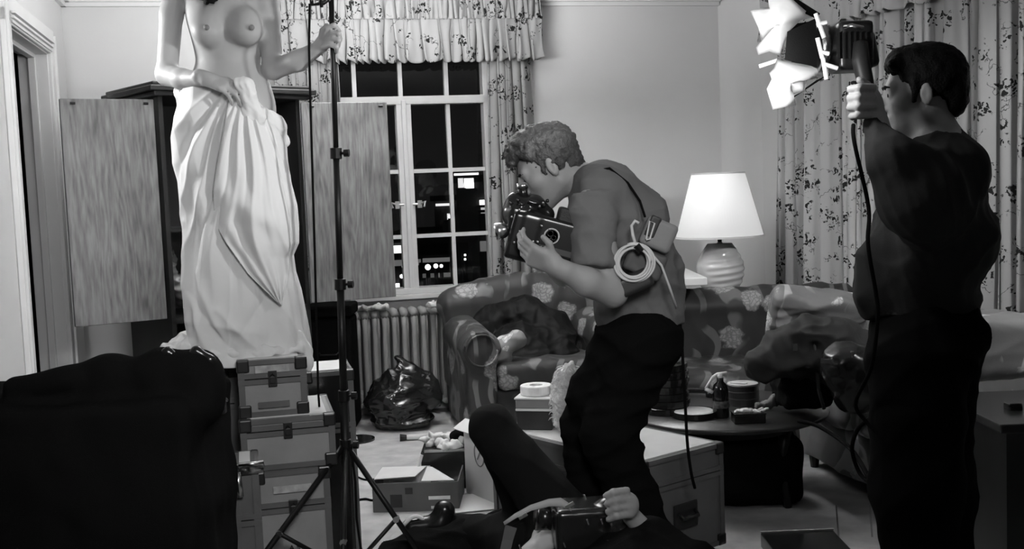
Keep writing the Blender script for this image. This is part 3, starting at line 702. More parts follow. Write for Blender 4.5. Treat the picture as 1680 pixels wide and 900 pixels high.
# things on the transport case
c = P(884, 700, 4.62); c.z = .453
bx_ = thing('tape_box', c, 'grey metal box with a pale ledge on the transport case', 'box', rz=math.radians(-14))
build('box_body', MB().box((0, 0, .04), (.15, .16, .08)), mat('dark_metal_paint', .03, .4, .4, var=.3), bx_, local=True, bevel=.003)
build('box_ledge', MB().box((0, 0, .085), (.158, .168, .01)), M_TRIM, bx_, local=True, bevel=.002)
build('box_lid', MB().box((0, 0, .11), (.156, .165, .04)), mat('box_grey', .2, .4), bx_, local=True, bevel=.004)
build('rim', MB().box((0, 0, .133), (.165, .174, .008)), M_TRIM, bx_, local=True, bevel=.002)
tr_ = MB().lathe([(.028, 0), (.066, 0), (.068, .004), (.068, .036), (.066, .04), (.028, .04), (.028, 0)], V(c.x-.005, c.y, c.z+.138), 40)
build('tape_roll', tr_, M_TAPE, smooth=False, bevel=.002, label='white roll of gaffer tape on the small metal box', cat='tape')
# fluffy cover
M_FUR = mat('white_fur', .62, .9, .05, bump=.8, bscale=90)
pts = [P(922, 694, 4.5), P(922, 650, 4.48), P(926, 622, 4.46), P(934, 603, 4.45)]; pts[0].z = .49
s = SDF(.03).chain(pts, [.035, .045, .04, .025])
fz = sbuild('fluffy_cover', s, M_FUR, h=.006, disp=rough(.007, 70, 3), label='white fluffy fur cover standing on the transport case', cat='cover')
mb = MB(); rg = random.Random(4)
for i in range(260):
    t = rg.random()*2.99; k = int(t); p = pts[k].lerp(pts[k+1], t-k); a = rg.uniform(0, 2*PI); d = V(math.cos(a), math.sin(a), .25)
    q = p+d*.036; mb.tube([q, q+d*.014+V(0, 0, -.006), q+d*.02+V(0, 0, -.018)], [.0022, .0016, .0005], 4)
build('fur_tuft', mb, M_FUR, fz, kind='stuff')

# light stand ---------------------------------------------------------
M_STAND = mat('stand_black', .006, .42, .25)
tp, bt = P(542, -45, 3.9), P(573, 930, 3.9)
def onp(py): return tp.lerp(bt, (py+45)/975)
ls = thing('light_stand', (bt.x, bt.y, 0), 'tall black light stand with splayed tripod legs in front of the wardrobe', 'stand')
for y0, y1, r in ((-45, 246, .0095), (240, 460, .0115), (452, 645, .0135), (640, 930, .0165)):
    build('tube', MB().tube([onp(y0), onp(y1)], r, 14), M_STAND, ls, smooth=True)
for y in (243, 456, 640, 722):
    c = onp(y); k = build('collar', MB().tube([onp(y-9), onp(y+9)], .021, 14), M_STAND, ls, bevel=.002)
    build('knob', MB().tube([c, c+V(.035, -.01, 0)], .005, 8).tube([c+V(.03, -.01, 0), c+V(.048, -.012, 0)], .014, 10), M_STAND, k)
lc = onp(962); lowc = V(lc.x, lc.y, .1)
build('collar', MB().tube([lowc-V(0, 0, .02), lowc+V(0, 0, .02)], .024, 12), M_STAND, ls)
hub = onp(720)
def foot_on(px, py, Yf):                                            # carry the leg on from the hub to the floor
    q = P(px, py, Yf); d = q-hub; d.normalize(); t = (hub.z-.012)/-d.z; return hub+d*t
feet = [foot_on(440, 900, 3.58), foot_on(662, 868, 3.93), V(hub.x+.02, hub.y-.42, .012)]
for i, ft in enumerate(feet):
    lg = build('leg', MB().tube([hub+(ft-hub).normalized()*.02, ft], .0105, 10), M_STAND, ls, smooth=True)
    build('rubber_foot', MB().tube([ft+(hub-ft).normalized()*.03, ft], .015, 10), BLK, lg)
    md = hub.lerp(ft, .42 if i == 0 else .52)
    build('brace', MB().tube([md, lowc], .008, 8), M_STAND, ls, smooth=True)
    build('pivot', MB().tube([md+V(0, -.014, 0), md+V(0, .014, 0)], .012, 8), CHR, ls)
# lamp head on the stand (mostly above the frame)
lh = thing('movie_light', onp(-30), 'black movie light clamped on top of the light stand at the frame top', 'light'); b0 = onp(-30)
s = SDF(.01).rbox(b0+V(.075, .03, -.0), (.055, .07, .03), .015)
sbuild('housing', s, M_STAND, lh, h=.006)
build('spigot', MB().tube([onp(-45), onp(-8)], .016, 12), mat('grey_steel', .25, .4, .5, metal=.7), lh)
build('bracket', MB().tube([P(508, -30, 3.88), P(512, 8, 3.88), P(530, 5, 3.88), P(543, -4, 3.9)], .008, 8).tube([P(520, -30, 3.86), P(528, 12, 3.86)], .006, 8), M_STAND, lh, smooth=True)
for k in range(6):
    a = P(506+6*k, -12, 3.86); build('spring_clip', MB().tube([a, a+V(.012, -.01, -.03), a+V(.02, 0, -.012)], .003, 6), CHR, lh, smooth=True)
build('yoke', MB().tube([b0+V(.0, 0, 0), b0+V(.03, -.02, .04), b0+V(.1, -.02, .06), b0+V(.14, 0, .02)], .006, 8), M_STAND, lh)
cb = MB().tube([P(508, 6, 3.86), P(507, 80, 3.87), P(509, 160, 3.87), P(512, 260, 3.87), P(516, 400, 3.88), P(519, 520, 3.9), P(522, 640, 3.95), P(530, 760, 3.95), P(538, 880, 3.95)], .0042, 8)
build('cable', cb, BLK, smooth=True, label='black cable hanging straight down beside the light stand', cat='cable')
pts = [onp(725)+V(.02, 0, 0), P(583, 790, 3.9), P(585, 850, 3.9), P(592, 900, 3.85)]
build('cable', MB().tube(pts+[V(pts[-1].x+.02, 3.8, .01)], .0045, 8), BLK, smooth=True, label='black cable looping down by the tripod hub of the light stand', cat='cable')

# black draped pile at lower left ---------------------------------------
XR = P(386, 800, 3.2).x
s = SDF(.05); s.rbox(V(XR-.65, 3.05, .47), (.60, .2, .44), .04, k=.02)
s.cap(P(30, 640, 2.95), P(180, 625, 2.95), .03, .05).cap(P(180, 622, 2.95), P(330, 622, 2.95), .05, .06)
s.ell(P(268, 610, 2.95), (.045, .06, .055)).ell(P(325, 604, 2.95), (.05, .06, .05)).ell(P(345, 655, 2.95), (.05, .08, .07)).cap(P(20, 633, 2.9), P(110, 622, 2.9), .02)
sbuild('black_drape', s, BLK, h=.012, disp=rough(.012, 7, 12), label='black cloth heaped over equipment at the lower left', cat='cloth')
s = SDF(.01).cap(P(262, 588, 2.93), P(275, 577, 2.93), .014).cap(P(275, 577, 2.93), P(292, 588, 2.93), .012).cap(P(311, 590, 2.93), P(322, 576, 2.93), .014).cap(P(322, 576, 2.93), P(345, 590, 2.93), .013).cap(P(345, 590, 2.93), P(352, 625, 2.93), .012).cap(P(262, 588, 2.93), P(262, 604, 2.93), .012).cap(P(292, 588, 2.93), P(294, 604, 2.93), .012).cap(P(311, 590, 2.93), P(308, 604, 2.93), .012)
sbuild('cable_coil', s, BLKP, h=.005, label='thick black cable loops on top of the black cloth', cat='cable')
cl_ = P(368, 650, 3.2)
g_ = thing('metal_clamp', cl_, 'small shiny clamp at the right edge of the black cloth', 'clamp')
build('jaw', MB().tube([P(345, 652, 3.16), P(362, 650, 3.14), P(374, 657, 3.14)], [.006, .01, .004], 8), CHR, g_, smooth=True)
build('body', MB().box(P(362, 668, 3.16), (.03, .03, .035)), BLKM, g_, bevel=.004)

# ================================================================== FLOOR CLUTTER
def fp(px, py): return Pz(px, py, 0)
M_CARD = mat('cardboard', .11, .8, .1, var=.1, vscale=8); M_CARDL = mat('cardboard_inside', .5, .8, .1, var=.06)
q = fp(685, 838); bxr = math.radians(-2); Wc, Dc, Hc = .395, .3, .135
ct = thing('cardboard_box', (q.x, q.y+Dc/2, 0), 'open low cardboard box on the carpet in front of the black bin', 'box', bxr)
build('front_panel', MB().box((0, -Dc/2, Hc/2), (Wc, .005, Hc)), M_CARD, ct, local=True)
build('back_panel', MB().box((-.08, Dc/2, Hc/2), (Wc-.16, .005, Hc)), M_CARDL, ct, local=True)
for sx in (-1, 1): build('side_panel', MB().box((sx*Wc/2, 0, Hc/2), (.005, Dc, Hc)), M_CARD, ct, local=True)
build('bottom_panel', MB().box((0, 0, .004), (Wc, Dc, .005)), M_CARDL, ct, local=True)
build('flap', MB().hexa([(-Wc/2, Dc/2, Hc-.003), (0.02, Dc/2, Hc-.003), (-.01, -.07, Hc+.005), (-Wc/2+.0, -.1, Hc+.005)], [(-Wc/2, Dc/2, Hc+.001), (0.02, Dc/2, Hc+.001), (-.01, -.07, Hc+.009), (-Wc/2+.0, -.1, Hc+.009)]), M_CARDL, ct, local=True)
build('flap', MB().hexa([(.025, Dc/2-.01, Hc-.003), (.05, Dc/2-.02, Hc-.003), (Wc/2-.02, -.12, Hc-.004), (.025, -.12, Hc-.004)], [(.025, Dc/2-.01, Hc), (.05, Dc/2-.02, Hc), (Wc/2-.02, -.12, Hc-.001), (.025, -.12, Hc-.001)]), M_CARDL, ct, local=True)
build('printed_mark', MB().box((-.09, -Dc/2-.004, Hc*.38), (.055, .002, .06)).box((-.03, -Dc/2-.004, Hc*.72), (.035, .002, .03)), mat('dark_ink', .03, .7), ct, local=True)
build('paper_strip', MB().box((.11, -Dc/2-.006, Hc*.46), (.1, .003, .016)), M_TAPE, ct, local=True)
build('paper_strip', MB().box((.1, -Dc/2-.006, Hc*.13), (.06, .003, .012)), M_CARDL, ct, local=True)
# black bin with tissues
q = fp(732, 806); bn = thing('black_bin', (q.x, q.y+.12, 0), 'black bin stuffed with white tissues behind the cardboard box', 'bin')
build('bin_body', MB().box((q.x, q.y+.13, .1), (.24, .2, .2), taper=1.0), BLKP, bn, bevel=.015)
build('rim', MB().box((q.x, q.y+.02, .2), (.2, .012, .012)), CHR, bn)
s = SDF(.015); rg = random.Random(5)
for k in range(14):
    a = V(q.x+rg.uniform(-.1, .08), q.y+rg.uniform(.02, .16), .21+rg.uniform(0, .045)); s.ell(a, (.026, .022, .016))
sbuild('crumpled_tissue', s, M_RAG, h=.006, disp=rough(.014, 28, 2, True), label='crumpled white tissues filling the black bin', cat='tissue')
sd = build('strap', MB().tube([V(q.x-.13, q.y, .02), V(q.x-.14, q.y-.02, .1), V(q.x-.11, q.y-.01, .19)], .008, 8), M_RAG, bn)
s = SDF(.01).cap(V(q.x+.05, q.y+.1, .25), V(q.x+.09, q.y+.1, .27), .03); sbuild('dark_pouch', s, BLK, bn, h=.008)
# white paper sack box
q = fp(802, 838); A = axz(math.radians(-58))
wb = thing('white_carton', (q.x+.03, q.y+.24, 0), 'tall white carton with a round mark behind the raised knee', 'carton')
c0 = V(q.x+.03, q.y+.24, 0); R_ = Matrix(A).transposed()
build('carton_body', MB().box(c0+V(0, 0, .17), (.3, .16, .34), R_), mat('white_carton', .6, .6, .2, var=.05), wb, bevel=.004)
build('carton_flap', MB().box(c0+V(0, 0, .345)+A[1]*-.1, (.3, .08, .004), R_ @ Matrix.Rotation(.5, 3, 'X')), mat('white_carton', .6), wb)
mk = MB(); cc = c0-A[1]*.083+V(0, 0, .22)
mk.tube([cc+A[0]*(.045*math.cos(t))+V(0, 0, .06*math.sin(t)) for t in [2*PI*k/24 for k in range(25)]], .003, 6).tube([cc-A[0]*.02+V(0, 0, -.03), cc+A[0]*.02+V(0, 0, .03)], .003, 6)
build('printed_mark', mk, mat('grey_ink', .2, .7), wb)
build('white_paper', MB().box(fp(800, 812)+V(.0, -.12, .006), (.34, .28, .004), rzm(.2)), mat('paper', .6, .7), label='pale sheet of paper on the carpet beside the white carton', cat='paper')
# rubbish bag
q = fp(655, 712); s = SDF(.05); c = V(q.x, q.y+.2, 0)
s.ell(c+V(-.02, 0, .17), (.2, .19, .165)).ell(c+V(.03, 0, .28), (.13, .13, .13)).cap(c+V(.02, 0, .36), c+V(.0, 0, .43), .05, .02).ell(c+V(.17, .02, .22), (.09, .1, .12)).ell(c+V(0, 0, .05), (.2, .17, .05))
bg = sbuild('rubbish_bag', s, mat('bin_liner', .012, .16, .6), h=.009, disp=lambda p: folds(.012, (12, 8, 24), 31, .5)(p)+rough(.012, (8, 8, 12), 31, True)(p), label='shiny black rubbish bag slumped against the radiator', cat='bag')
# torch
q = fp(684, 722)
tc_ = thing('torch', q, 'small pale torch lying on the carpet near the armchair foot', 'torch')
build('barrel', MB().tube([q+V(-.06, 0, .02), q+V(.07, .02, .02)], .016, 12), M_CARDL, tc_, smooth=True); build('head', MB().tube([q+V(-.06, 0, .02), q+V(-.1, -.006, .022)], [.016, .022], 12), BLKP, tc_)
q = fp(585, 722); bs = thing('weight_disc', q, 'dark round base lying on the carpet by the stand', 'disc')
build('disc', MB().lathe([(.0, 0), (.11, 0), (.11, .012), (.0, .014)], q, 32), BLKP, bs); build('disc_boss', MB().lathe([(.0, .012), (.03, .012), (.025, .03), (0, .03)], q, 20), BLKP, bs)
# cables on carpet
def floor_cable(pts, r, label, m=BLK):
    P3 = [fp(*p)+V(0, 0, r) for p in pts]
    out = []
    for i in range(len(P3)-1):
        a, b, c, d = P3[max(i-1, 0)], P3[i], P3[i+1], P3[min(i+2, len(P3)-1)]
        for k in range(6):
            t = k/6; out.append(.5*((2*b)+(c-a)*t+(2*a-5*b+4*c-d)*t*t+(3*b-a-3*c+d)*t**3))
    out.append(P3[-1]); return build('cable', MB().tube(out, r, 8), m, smooth=True, label=label, cat='cable')
floor_cable([(552, 776), (580, 781), (600, 788), (622, 786)], .005, 'thin dark cable on the carpet between stand and cardboard box')
floor_cable([(586, 822), (600, 820), (612, 822), (630, 815)], .006, 'dark metal rod and cord on the carpet left of the cardboard box')
floor_cable([(545, 862), (548, 880), (540, 897)], .008, 'black cord curled on the carpet beside the bottom case')

# ================================================================== COFFEE TABLE
tc0 = V(.96, 4.99, 0); TZ = .42
tb_ = thing('coffee_table', tc0, 'dark oval coffee table crowded with cans and a bottle', 'table')
el = lambda q, i, z: 1
mb = MB(); n = 56
prof = [(.0, TZ-.03), (.93, TZ-.03), (.98, TZ-.02), (1.0, TZ-.01), (.99, TZ), (0.0, TZ)]
vs = []
for r, z in prof:
    for k in range(n): vs.append((tc0.x+.46*r*math.cos(2*PI*k/n), tc0.y+.47*r*math.sin(2*PI*k/n), z))
mb.add(vs, [(i*n+k, i*n+(k+1) % n, (i+1)*n+(k+1) % n, (i+1)*n+k) for i in range(5) for k in range(n)])
build('tabletop', mb, mat('table_top', .03, .3, .5, var=.15), tb_, smooth=True)
for a in (40, 140, 220, 320): build('leg', MB().tube([tc0+V(.3*math.cos(math.radians(a)), .3*math.sin(math.radians(a)), 0), tc0+V(.27*math.cos(math.radians(a)), .27*math.sin(math.radians(a)), .2), tc0+V(.3*math.cos(math.radians(a)), .3*math.sin(math.radians(a)), TZ-.03)], [.018, .024, .03], 10), M_DWOOD, tb_, smooth=True)
build('apron', MB().lathe([(.30, TZ-.08), (.31, TZ-.08), (.31, TZ-.028), (.30, TZ-.028)], tc0, 40), M_DWOOD, tb_)
def tt(px, py): return Pz(px, py, TZ)
c = tt(1095, 676)
for k in range(7):
    t = thing('film_can', c+V(.004*((k*5) % 3-1), .004*((k*3) % 3-1), .033*k), ['lowest', 'second lowest', 'third from bottom', 'middle', 'third from top', 'second from top', 'topmost'][k]+' black film can in the stack behind the cameraman', 'film can', group='stacked black film cans')
    b_ = build('can_body', MB().lathe([(.0, 0), (.094, 0), (.095, .001), (.095, .02), (0, .02)], n=36), BLKP, t, local=True)
    build('can_lid', MB().lathe([(.098, .014), (.1, .014), (.1, .030), (.097, .032), (0, .032)], n=36), BLKP, t, local=True)
cu = thing('dish', c+V(.035, 0, .233), 'small white dish on top of the black film cans', 'dish')
build('cup_body', MB().lathe([(.0, 0), (.03, 0), (.045, .03), (.043, .03), (.028, .004), (0, .004)], n=28), M_TAPE, cu, local=True, smooth=True)
build('foot', MB().lathe([(.0, -.002), (.02, -.002), (.02, .002), (0, .002)], n=20), M_TAPE, cu, local=True)
c = tt(1139, 683)
t = thing('open_film_can', c, 'open black can holding a white disc at the near table edge', 'film can')
build('can_body', MB().lathe([(0, 0), (.098, 0), (.102, .003), (.102, .028), (.098, .028), (.098, .006), (0, .006)], n=40), BLKP, t, local=True)
build('white_disc', MB().lathe([(0, .006), (.086, .006), (.088, .024), (.082, .03), (0, .03)], n=40), M_TAPE, t, local=True, smooth=False)
c = tt(1183, 684)
t = thing('spray_bottle', c, 'dark spray bottle with a bent white nozzle on the coffee table', 'bottle')
build('bottle_body', MB().lathe([(0, 0), (.034, 0), (.036, .006), (.036, .125), (.03, .145), (.015, .16), (.015, .178), (0, .178)], n=24), mat('dark_glass', .01, .08, .6, var=.3), t, local=True, smooth=True)
build('bottle_label', MB().lathe([(.0368, .045), (.0372, .046), (.0372, .075), (.0368, .076)], n=24), mat('label_dark', .08, .5, var=.8, vscale=60), t, local=True, smooth=True)
build('nozzle', MB().tube([V(0, 0, .175), V(-.003, 0, .195)], .014, 10).tube([V(.03, 0, .197), V(-.012, 0, .193), V(-.035, -.01, .182)], .0075, 8).tube([V(-.035, -.01, .182), V(-.068, -.01, .132)], .0055, 8).tube([V(-.068, -.01, .132), V(-.036, -.01, .115)], .008, 8), M_TAPE, t, local=True, smooth=True)
c = tt(1219, 662)
t = thing('film_can', c, 'tall dark film can with a pale lid beside the bottle', 'film can')
build('can_body', MB().lathe([(0, 0), (.074, 0), (.075, .002), (.075, .093), (.072, .095), (0, .095)], n=36), mat('can_dark', .03, .35, .5), t, local=True)
build('can_lid', MB().lathe([(0, .096), (.072, .096), (.071, .099), (0, .099)], n=36), mat('pale_lid', .4, .5, var=.15, vscale=15), t, local=True)
build('tape_strip', MB().box((-.02, -.01, .1015), (.075, .02, .003), rzm(-.6)), M_TAPE, t, local=True)
for k in (.03, .062): build('ridge', MB().lathe([(.0745, k), (.077, k+.001), (.077, k+.004), (.0745, k+.005)], n=36), mat('can_ridge', .07, .35), t, local=True)
c = tt(1228, 692)
t = thing('low_box', c, 'low black box topped with crumpled paper on the coffee table', 'box')
build('box_body', MB().box((0, 0, .02), (.135, .08, .04)), BLKP, t, local=True, bevel=.004); build('box_lid', MB().box((0, 0, .042), (.138, .083, .006)), BLKP, t, local=True)
s = SDF(.01); rg = random.Random(8)
for k in range(8): a = c+V(-.06+.017*k, rg.uniform(-.02, .02), .05); s.cap(a, a+V(.02, rg.uniform(-.02, .02), rg.uniform(-.004, .012)), .007)
sbuild('crumpled_paper', s, M_RAG, h=.005, disp=rough(.004, 60, 5), label='strip of crumpled white paper on the low black box', cat='paper')
c = tt(1140, 650)
t = thing('telephone_handset', c, 'dark bar-shaped handset lying across the coffee table', 'handset', rz=-.35)
build('grip', MB().box((0, 0, .03), (.17, .035, .025)), BLKP, t, local=True, bevel=.008)
for x in (-.08, .08): build('end_cup', MB().lathe([(0, 0), (.026, 0), (.028, .02), (.02, .035), (0, .035)], V(x, 0, 0), 18), BLKP, t, local=True, smooth=True)
c = tt(1262, 672); s = SDF(.02).cap(c+V(-.05, 0, .02), c+V(.05, .02, .03), .02).cap(c+V(.0, .0, .03), c+V(.04, .0, .07), .02)
sbuild('crumpled_napkin', s, mat('grey_cloth', .12, .9), h=.007, disp=folds(.006, (50, 50, 50), 3), label='dull grey crumpled cloth at the right end of the coffee table', cat='cloth')

s = SDF(.03).rbox(V(1.0, 5.0, .16), (.22, .16, .10), .05)  # black filler added to darken the space below the tabletop
sbuild('black_soft_form', s, BLK, h=.012, disp=rough(.01, 8, 4), label='black block added under the coffee table to deepen the shade there', cat='bag')
# ================================================================== LAMP AND ITS TABLE
LP = P(1183, 484, 6.95); LPZ = LP.z
lt = thing('lamp_table', (LP.x, LP.y, 0), 'dark lamp table behind the sofa', 'table')
build('tabletop', MB().box((LP.x, LP.y, LPZ-.035), (.4, .44, .03)), M_DWOOD, lt, bevel=.006)
for x in (-.17, .17):
    for y in (-.18, .18): build('leg', MB().box((LP.x+x, LP.y+y, (LPZ-.05)/2), (.04, .04, LPZ-.05)), M_DWOOD, lt)
M_CER = mat('lamp_ceramic', .62, .18, .5, coat=.4)
lm = thing('table_lamp', (LP.x, LP.y, LPZ-.02), 'lit table lamp with pleated white shade and ribbed swirl ceramic base', 'lamp'); OFF[lm.name] = V(LP.x, LP.y, LPZ-.02); lz = LPZ-.02
build('lamp_foot', MB().lathe([(0, 0), (.105, 0), (.11, .006), (.105, .014), (0, .016)], (LP.x, LP.y, lz), 40), M_DWOOD, lm, smooth=True)
def swirl(q, i, z):
    # ribs that curl round the right side of the vase
    t = z/.36; g = math.exp(-((q-5.7+.0) % (2*PI)-0)**2/6) if False else 0
    a = (q+PI/2) % (2*PI); a = a-2*PI if a > PI else a               # 0 = towards the camera
    m = max(0, min(1, (a+.9-.9*(t-.5)*-1)/.5))*max(0, min(1, (2.4-a)/.5))
    return 1-.045*m*(.5-.5*math.cos(2*PI*(t*8.5-a*.35)))*min(1, (1-t)*6)*min(1, t*8)
prof = [(.0, .016)]
for k in range(61):
    t = k/60; r = .075+(.152-.075)*math.sin(PI*min(1, t*.92+.02)*.98)**.75 if t < .6 else .075-.02*((t-.6)/.4)+(.152-.075)*math.sin(PI*min(1, t*.92+.02)*.98)**.9
    prof.append((r, .016+.335*t))
prof += [(.03, .352), (.0, .353)]
build('lamp_base', MB().lathe(prof, (LP.x, LP.y, lz), 96, rfun=swirl), M_CER, lm, smooth=True)
build('neck', MB().lathe([(.02, .35), (.014, .36), (.014, .46), (0, .46)], (LP.x, LP.y, lz), 16), CHR, lm, smooth=True)
sh0 = P(1178, 388, 6.95).z; sh1 = P(1178, 284, 6.95).z
M_SH = bpy.data.materials.new('lamp_shade_fabric'); M_SH.use_nodes = True; b = M_SH.node_tree.nodes['Principled BSDF']; b.inputs['Base Color'].default_value = (.7, .7, .7, 1); b.inputs['Roughness'].default_value = .9
b.inputs['Emission Color'].default_value = (1, 1, 1, 1); b.inputs['Emission Strength'].default_value = .38
build('lamp_shade', MB().lathe([(.273, sh0), (.165, sh1), (.163, sh1), (.271, sh0), (.273, sh0)], (LP.x, LP.y, 0), 180, rfun=lambda q, i, z: 1+.006*math.cos(q*90)), M_SH, lm, smooth=True)
build('shade_ring', MB().lathe([(.271, sh0-.004), (.277, sh0-.004), (.276, sh0+.008), (.271, sh0+.008), (.271, sh0-.004)], (LP.x, LP.y, 0), 60).lathe([(.161, sh1-.006), (.169, sh1-.006), (.168, sh1+.004), (.161, sh1+.004), (.161, sh1-.006)], (LP.x, LP.y, 0), 60), M_TRIM, lm)
for z in (sh0+.12,):
    lamp('table_lamp_bulb', 'POINT', (LP.x, LP.y, z), None, 26, .05)
c = P(1128, 500, 6.95)
wc = thing('white_cabinet', (.955, 6.9, 0), 'small white cabinet with a bright top left of the table lamp', 'cabinet')
build('cabinet_body', MB().box((.955, 7.06, .44), (.25, .68, .88)), M_TRIM, wc, bevel=.005)
build('cabinet_top', MB().box((.955, 6.78, .905), (.28, 1.28, .045)), mat('white_gloss', .75, .3), wc, bevel=.006)

# ================================================================== RIGHT FOREGROUND
# camera bag with jacket on the sofa corner
c = P(1310, 640, 4.92)
s = SDF(.03).rbox(V(c.x, 4.86, .565), (.08, .09, .075), .04)
bgc = sbuild('black_soft_form', s, BLK, h=.01, disp=folds(.006, (14, 14, 14), 2), label='black equipment bag on the sofa edge under the jacket', cat='bag')
build('bag_strap', MB().tube([P(1335, 560, 4.66), P(1340, 600, 4.66), P(1343, 640, 4.66), P(1352, 670, 4.68)], .008, 8), mat('strap_grey', .06, .6), bgc, smooth=True)
build('buckle', MB().box(P(1304, 569, 4.62), (.02, .01, .03)), CHR, bgc)
clothpile('dark_jacket', [P(1248, 596, 4.7), P(1285, 572, 4.72), P(1325, 560, 4.75), P(1370, 560, 4.75), P(1410, 590, 4.75), P(1345, 585, 4.75), P(1290, 590, 4.72), P(1260, 606, 4.7)], [.05, .07, .085, .09, .11, .1, .08, .05], mat('jacket_grey', .028, .75, .2), 'dark crumpled jacket draped over the bag on the sofa', 'jacket', 41, .02, .009)
clothpile('dark_backpack', [P(1385, 600, 4.55), P(1420, 620, 4.55), P(1400, 640, 4.55)], [.1, .12, .09], BLKP, 'dark backpack with shiny fittings behind the standing man', 'backpack', 42, .008, .01)
bp_ = [o for o in bpy.data.objects if o.name == 'dark_backpack'][0]
build('buckle', MB().box(P(1354, 592, 4.44), (.04, .01, .018), Matrix.Rotation(.1, 3, 'Y')), CHR, bp_)
build('buckle', MB().box(P(1398, 581, 4.42), (.012, .01, .025)), CHR, bp_)
# cables hanging from the lighting man
def hang(pts, r, label, m=BLK):
    out = []
    for i in range(len(pts)-1):
        a, b, c, d = pts[max(i-1, 0)], pts[i], pts[i+1], pts[min(i+2, len(pts)-1)]
        for k in range(6):
            t = k/6; out.append(.5*((2*b)+(c-a)*t+(2*a-5*b+4*c-d)*t*t+(3*b-a-3*c+d)*t**3))
    out.append(pts[-1]); return build('cable', MB().tube(out, r, 8), m, smooth=True, label=label, cat='cable')
hang([P(1400, 205, 2.93), P(1402, 235, 2.88), P(1425, 340, 2.92), P(1424, 400, 2.86), P(1437, 480, 2.86), P(1440, 520, 2.86), P(1430, 600, 2.9), P(1404, 660, 3.0), P(1420, 690, 3.0), P(1450, 720, 2.95)], .0055, 'black cable running from the raised light down the man\'s front')
hang([P(1310, 690, 4.2), P(1345, 700, 4.1), P(1395, 735, 3.8), P(1430, 790, 3.5), P(1450, 815, 3.3)], .008, 'thick black cable sagging in front of the sofa end')
hang([P(1440, 680, 3.05), P(1410, 700, 3.1), P(1398, 735, 3.2), P(1410, 775, 3.2), P(1432, 795, 3.1), P(1450, 812, 3.05)], .006, 'looped black cable beside the standing man\'s thigh')
# dark table at right with a small box
q = V(1.86, 3.75, 0)
dt = thing('side_table', q, 'dark side table at the right edge of the picture', 'table')
build('tabletop', MB().box(q+V(0, 0, .63), (.62, .55, .03)), mat('table_lacquer', .03, .2, .5), dt, bevel=.006)
build('cabinet_body', MB().box(q+V(0, 0, .31), (.56, .5, .6)), M_DWOOD, dt)
s = SDF(.01).rbox(P(1662, 668, 3.7), (.018, .02, .012), .006); sbuild('small_box', s, BLKP, h=.005, label='small black box on the dark side table at the right edge', cat='box')
# things on the floor at right
c = fp(1234, 812); build('paper_sheet', MB().hexa([Pz(1188, 802, .008), Pz(1210, 822, .008), Pz(1279, 820, .008), Pz(1279, 813, .008)], [Pz(1188, 802, .012), Pz(1210, 822, .012), Pz(1279, 820, .012), Pz(1279, 813, .012)]), mat('paper', .6, .7), label='pale strip of paper on the dark floor right of the transport case', cat='paper')
a = fp(1312, 900)
fc_ = thing('low_case', V(a.x, a.y-.05, 0), 'low black case with a light rim on the floor near the sofa', 'case')
build('body', MB().box((a.x, a.y-.1, .03), (.29, .28, .06)), BLKP, fc_, bevel=.006)
build('rim', MB().box((a.x, a.y+.034, .063), (.29, .01, .006)), mat('rim_grey', .3, .4), fc_)
for k in range(2):
    c = fp(1376+55*k, 880)
    build('tent_rod', MB().tube([V(c.x, c.y, 0), V(c.x-.008, c.y, .13)], .004, 8), CHR, label=['thin upright metal rod on the floor beside the low black case', 'thin metal rod on the floor at the foot of the standing man'][k], cat='rod')
# ================================================================== PEOPLE
M_SKINW = mat('skin_pale', .34, .5, .3, bump=.02, bscale=200); M_SKIN = mat('skin', .3, .5, .3, bump=.03, bscale=200)
M_HAIRD = mat('hair_dark', .005, .65, .12, bump=.5, bscale=160); M_HAIRC = mat('hair_curly', .05, .55, .35, bump=.5, bscale=140)
M_TSH = mat('tshirt_grey', .15, .9, .05, bump=.1, bscale=400); M_TROU = mat('black_trousers', .006, .95, .02)
M_SWEAT = mat('dark_sweatshirt', .03, .9, .1, bump=.1, bscale=300)
def N3(v): return Vector(v).normalized()
def hand(S, w, fwd, up, thumb, curl=(20, 25, 20), tcurl=.3, sc=1., spread=.1, curls=None):
    """w wrist, fwd towards the knuckles, up = back of the hand, thumb = +1/-1 side of fwd x up"""
    f = N3(fwd); u = Vector(up); u = (u-f*u.dot(f)).normalized(); r = f.cross(u)*thumb
    P_ = lambda a, b, c: w+(f*a+r*b+u*c)*sc
    for b in (-.028, -.009, .010, .027):
        S.cap(P_(.01, b*.7, 0), P_(.085 if b > -.02 else .078, b, .002), .014*sc, .0125*sc, k=.012)
    S.cap(P_(-.03, 0, 0), P_(.02, 0, 0), .026*sc, .022*sc, k=.015)
    S.cap(P_(.015, .022, -.008), P_(.05, .033, -.012), .015*sc, .013*sc, k=.012)
    L = ((.024, .030, .9), (.0265+.018, .030, .95)) 
    spec = [(.029, .043, .087), (.010, .047, .090), (-.009, .044, .087), (-.027, .035, .080)]
    for i, (b, l, a0) in enumerate(spec):
        cc = curls[i] if curls else curl
        p = P_(a0, b, .001); ang = 0; sp = (b)*spread*14
        rad = (.0092, .0092, .0088, .0078)[i]*sc
        for j, (le, c) in enumerate(zip((l, l*.62, l*.5), cc)):
            ang += math.radians(c); d = (f*math.cos(ang)-u*math.sin(ang)+r*sp*.4).normalized()
            q = p+d*le*sc; S.cap(p, q, rad*(1-.07*j), rad*(.93-.07*j), k=.003 if j else .005); p = q
    p = P_(.03, .03, -.008); d = (f*.62+r*.75-u*tcurl*.6).normalized()
    q = p+d*.036*sc; S.cap(p, q, .0125*sc, .0105*sc, k=.008); d = (f*.85+r*(.35-tcurl*.7)-u*tcurl).normalized(); p = q
    q = p+d*.028*sc; S.cap(p, q, .0105*sc, .009*sc, k=.004)
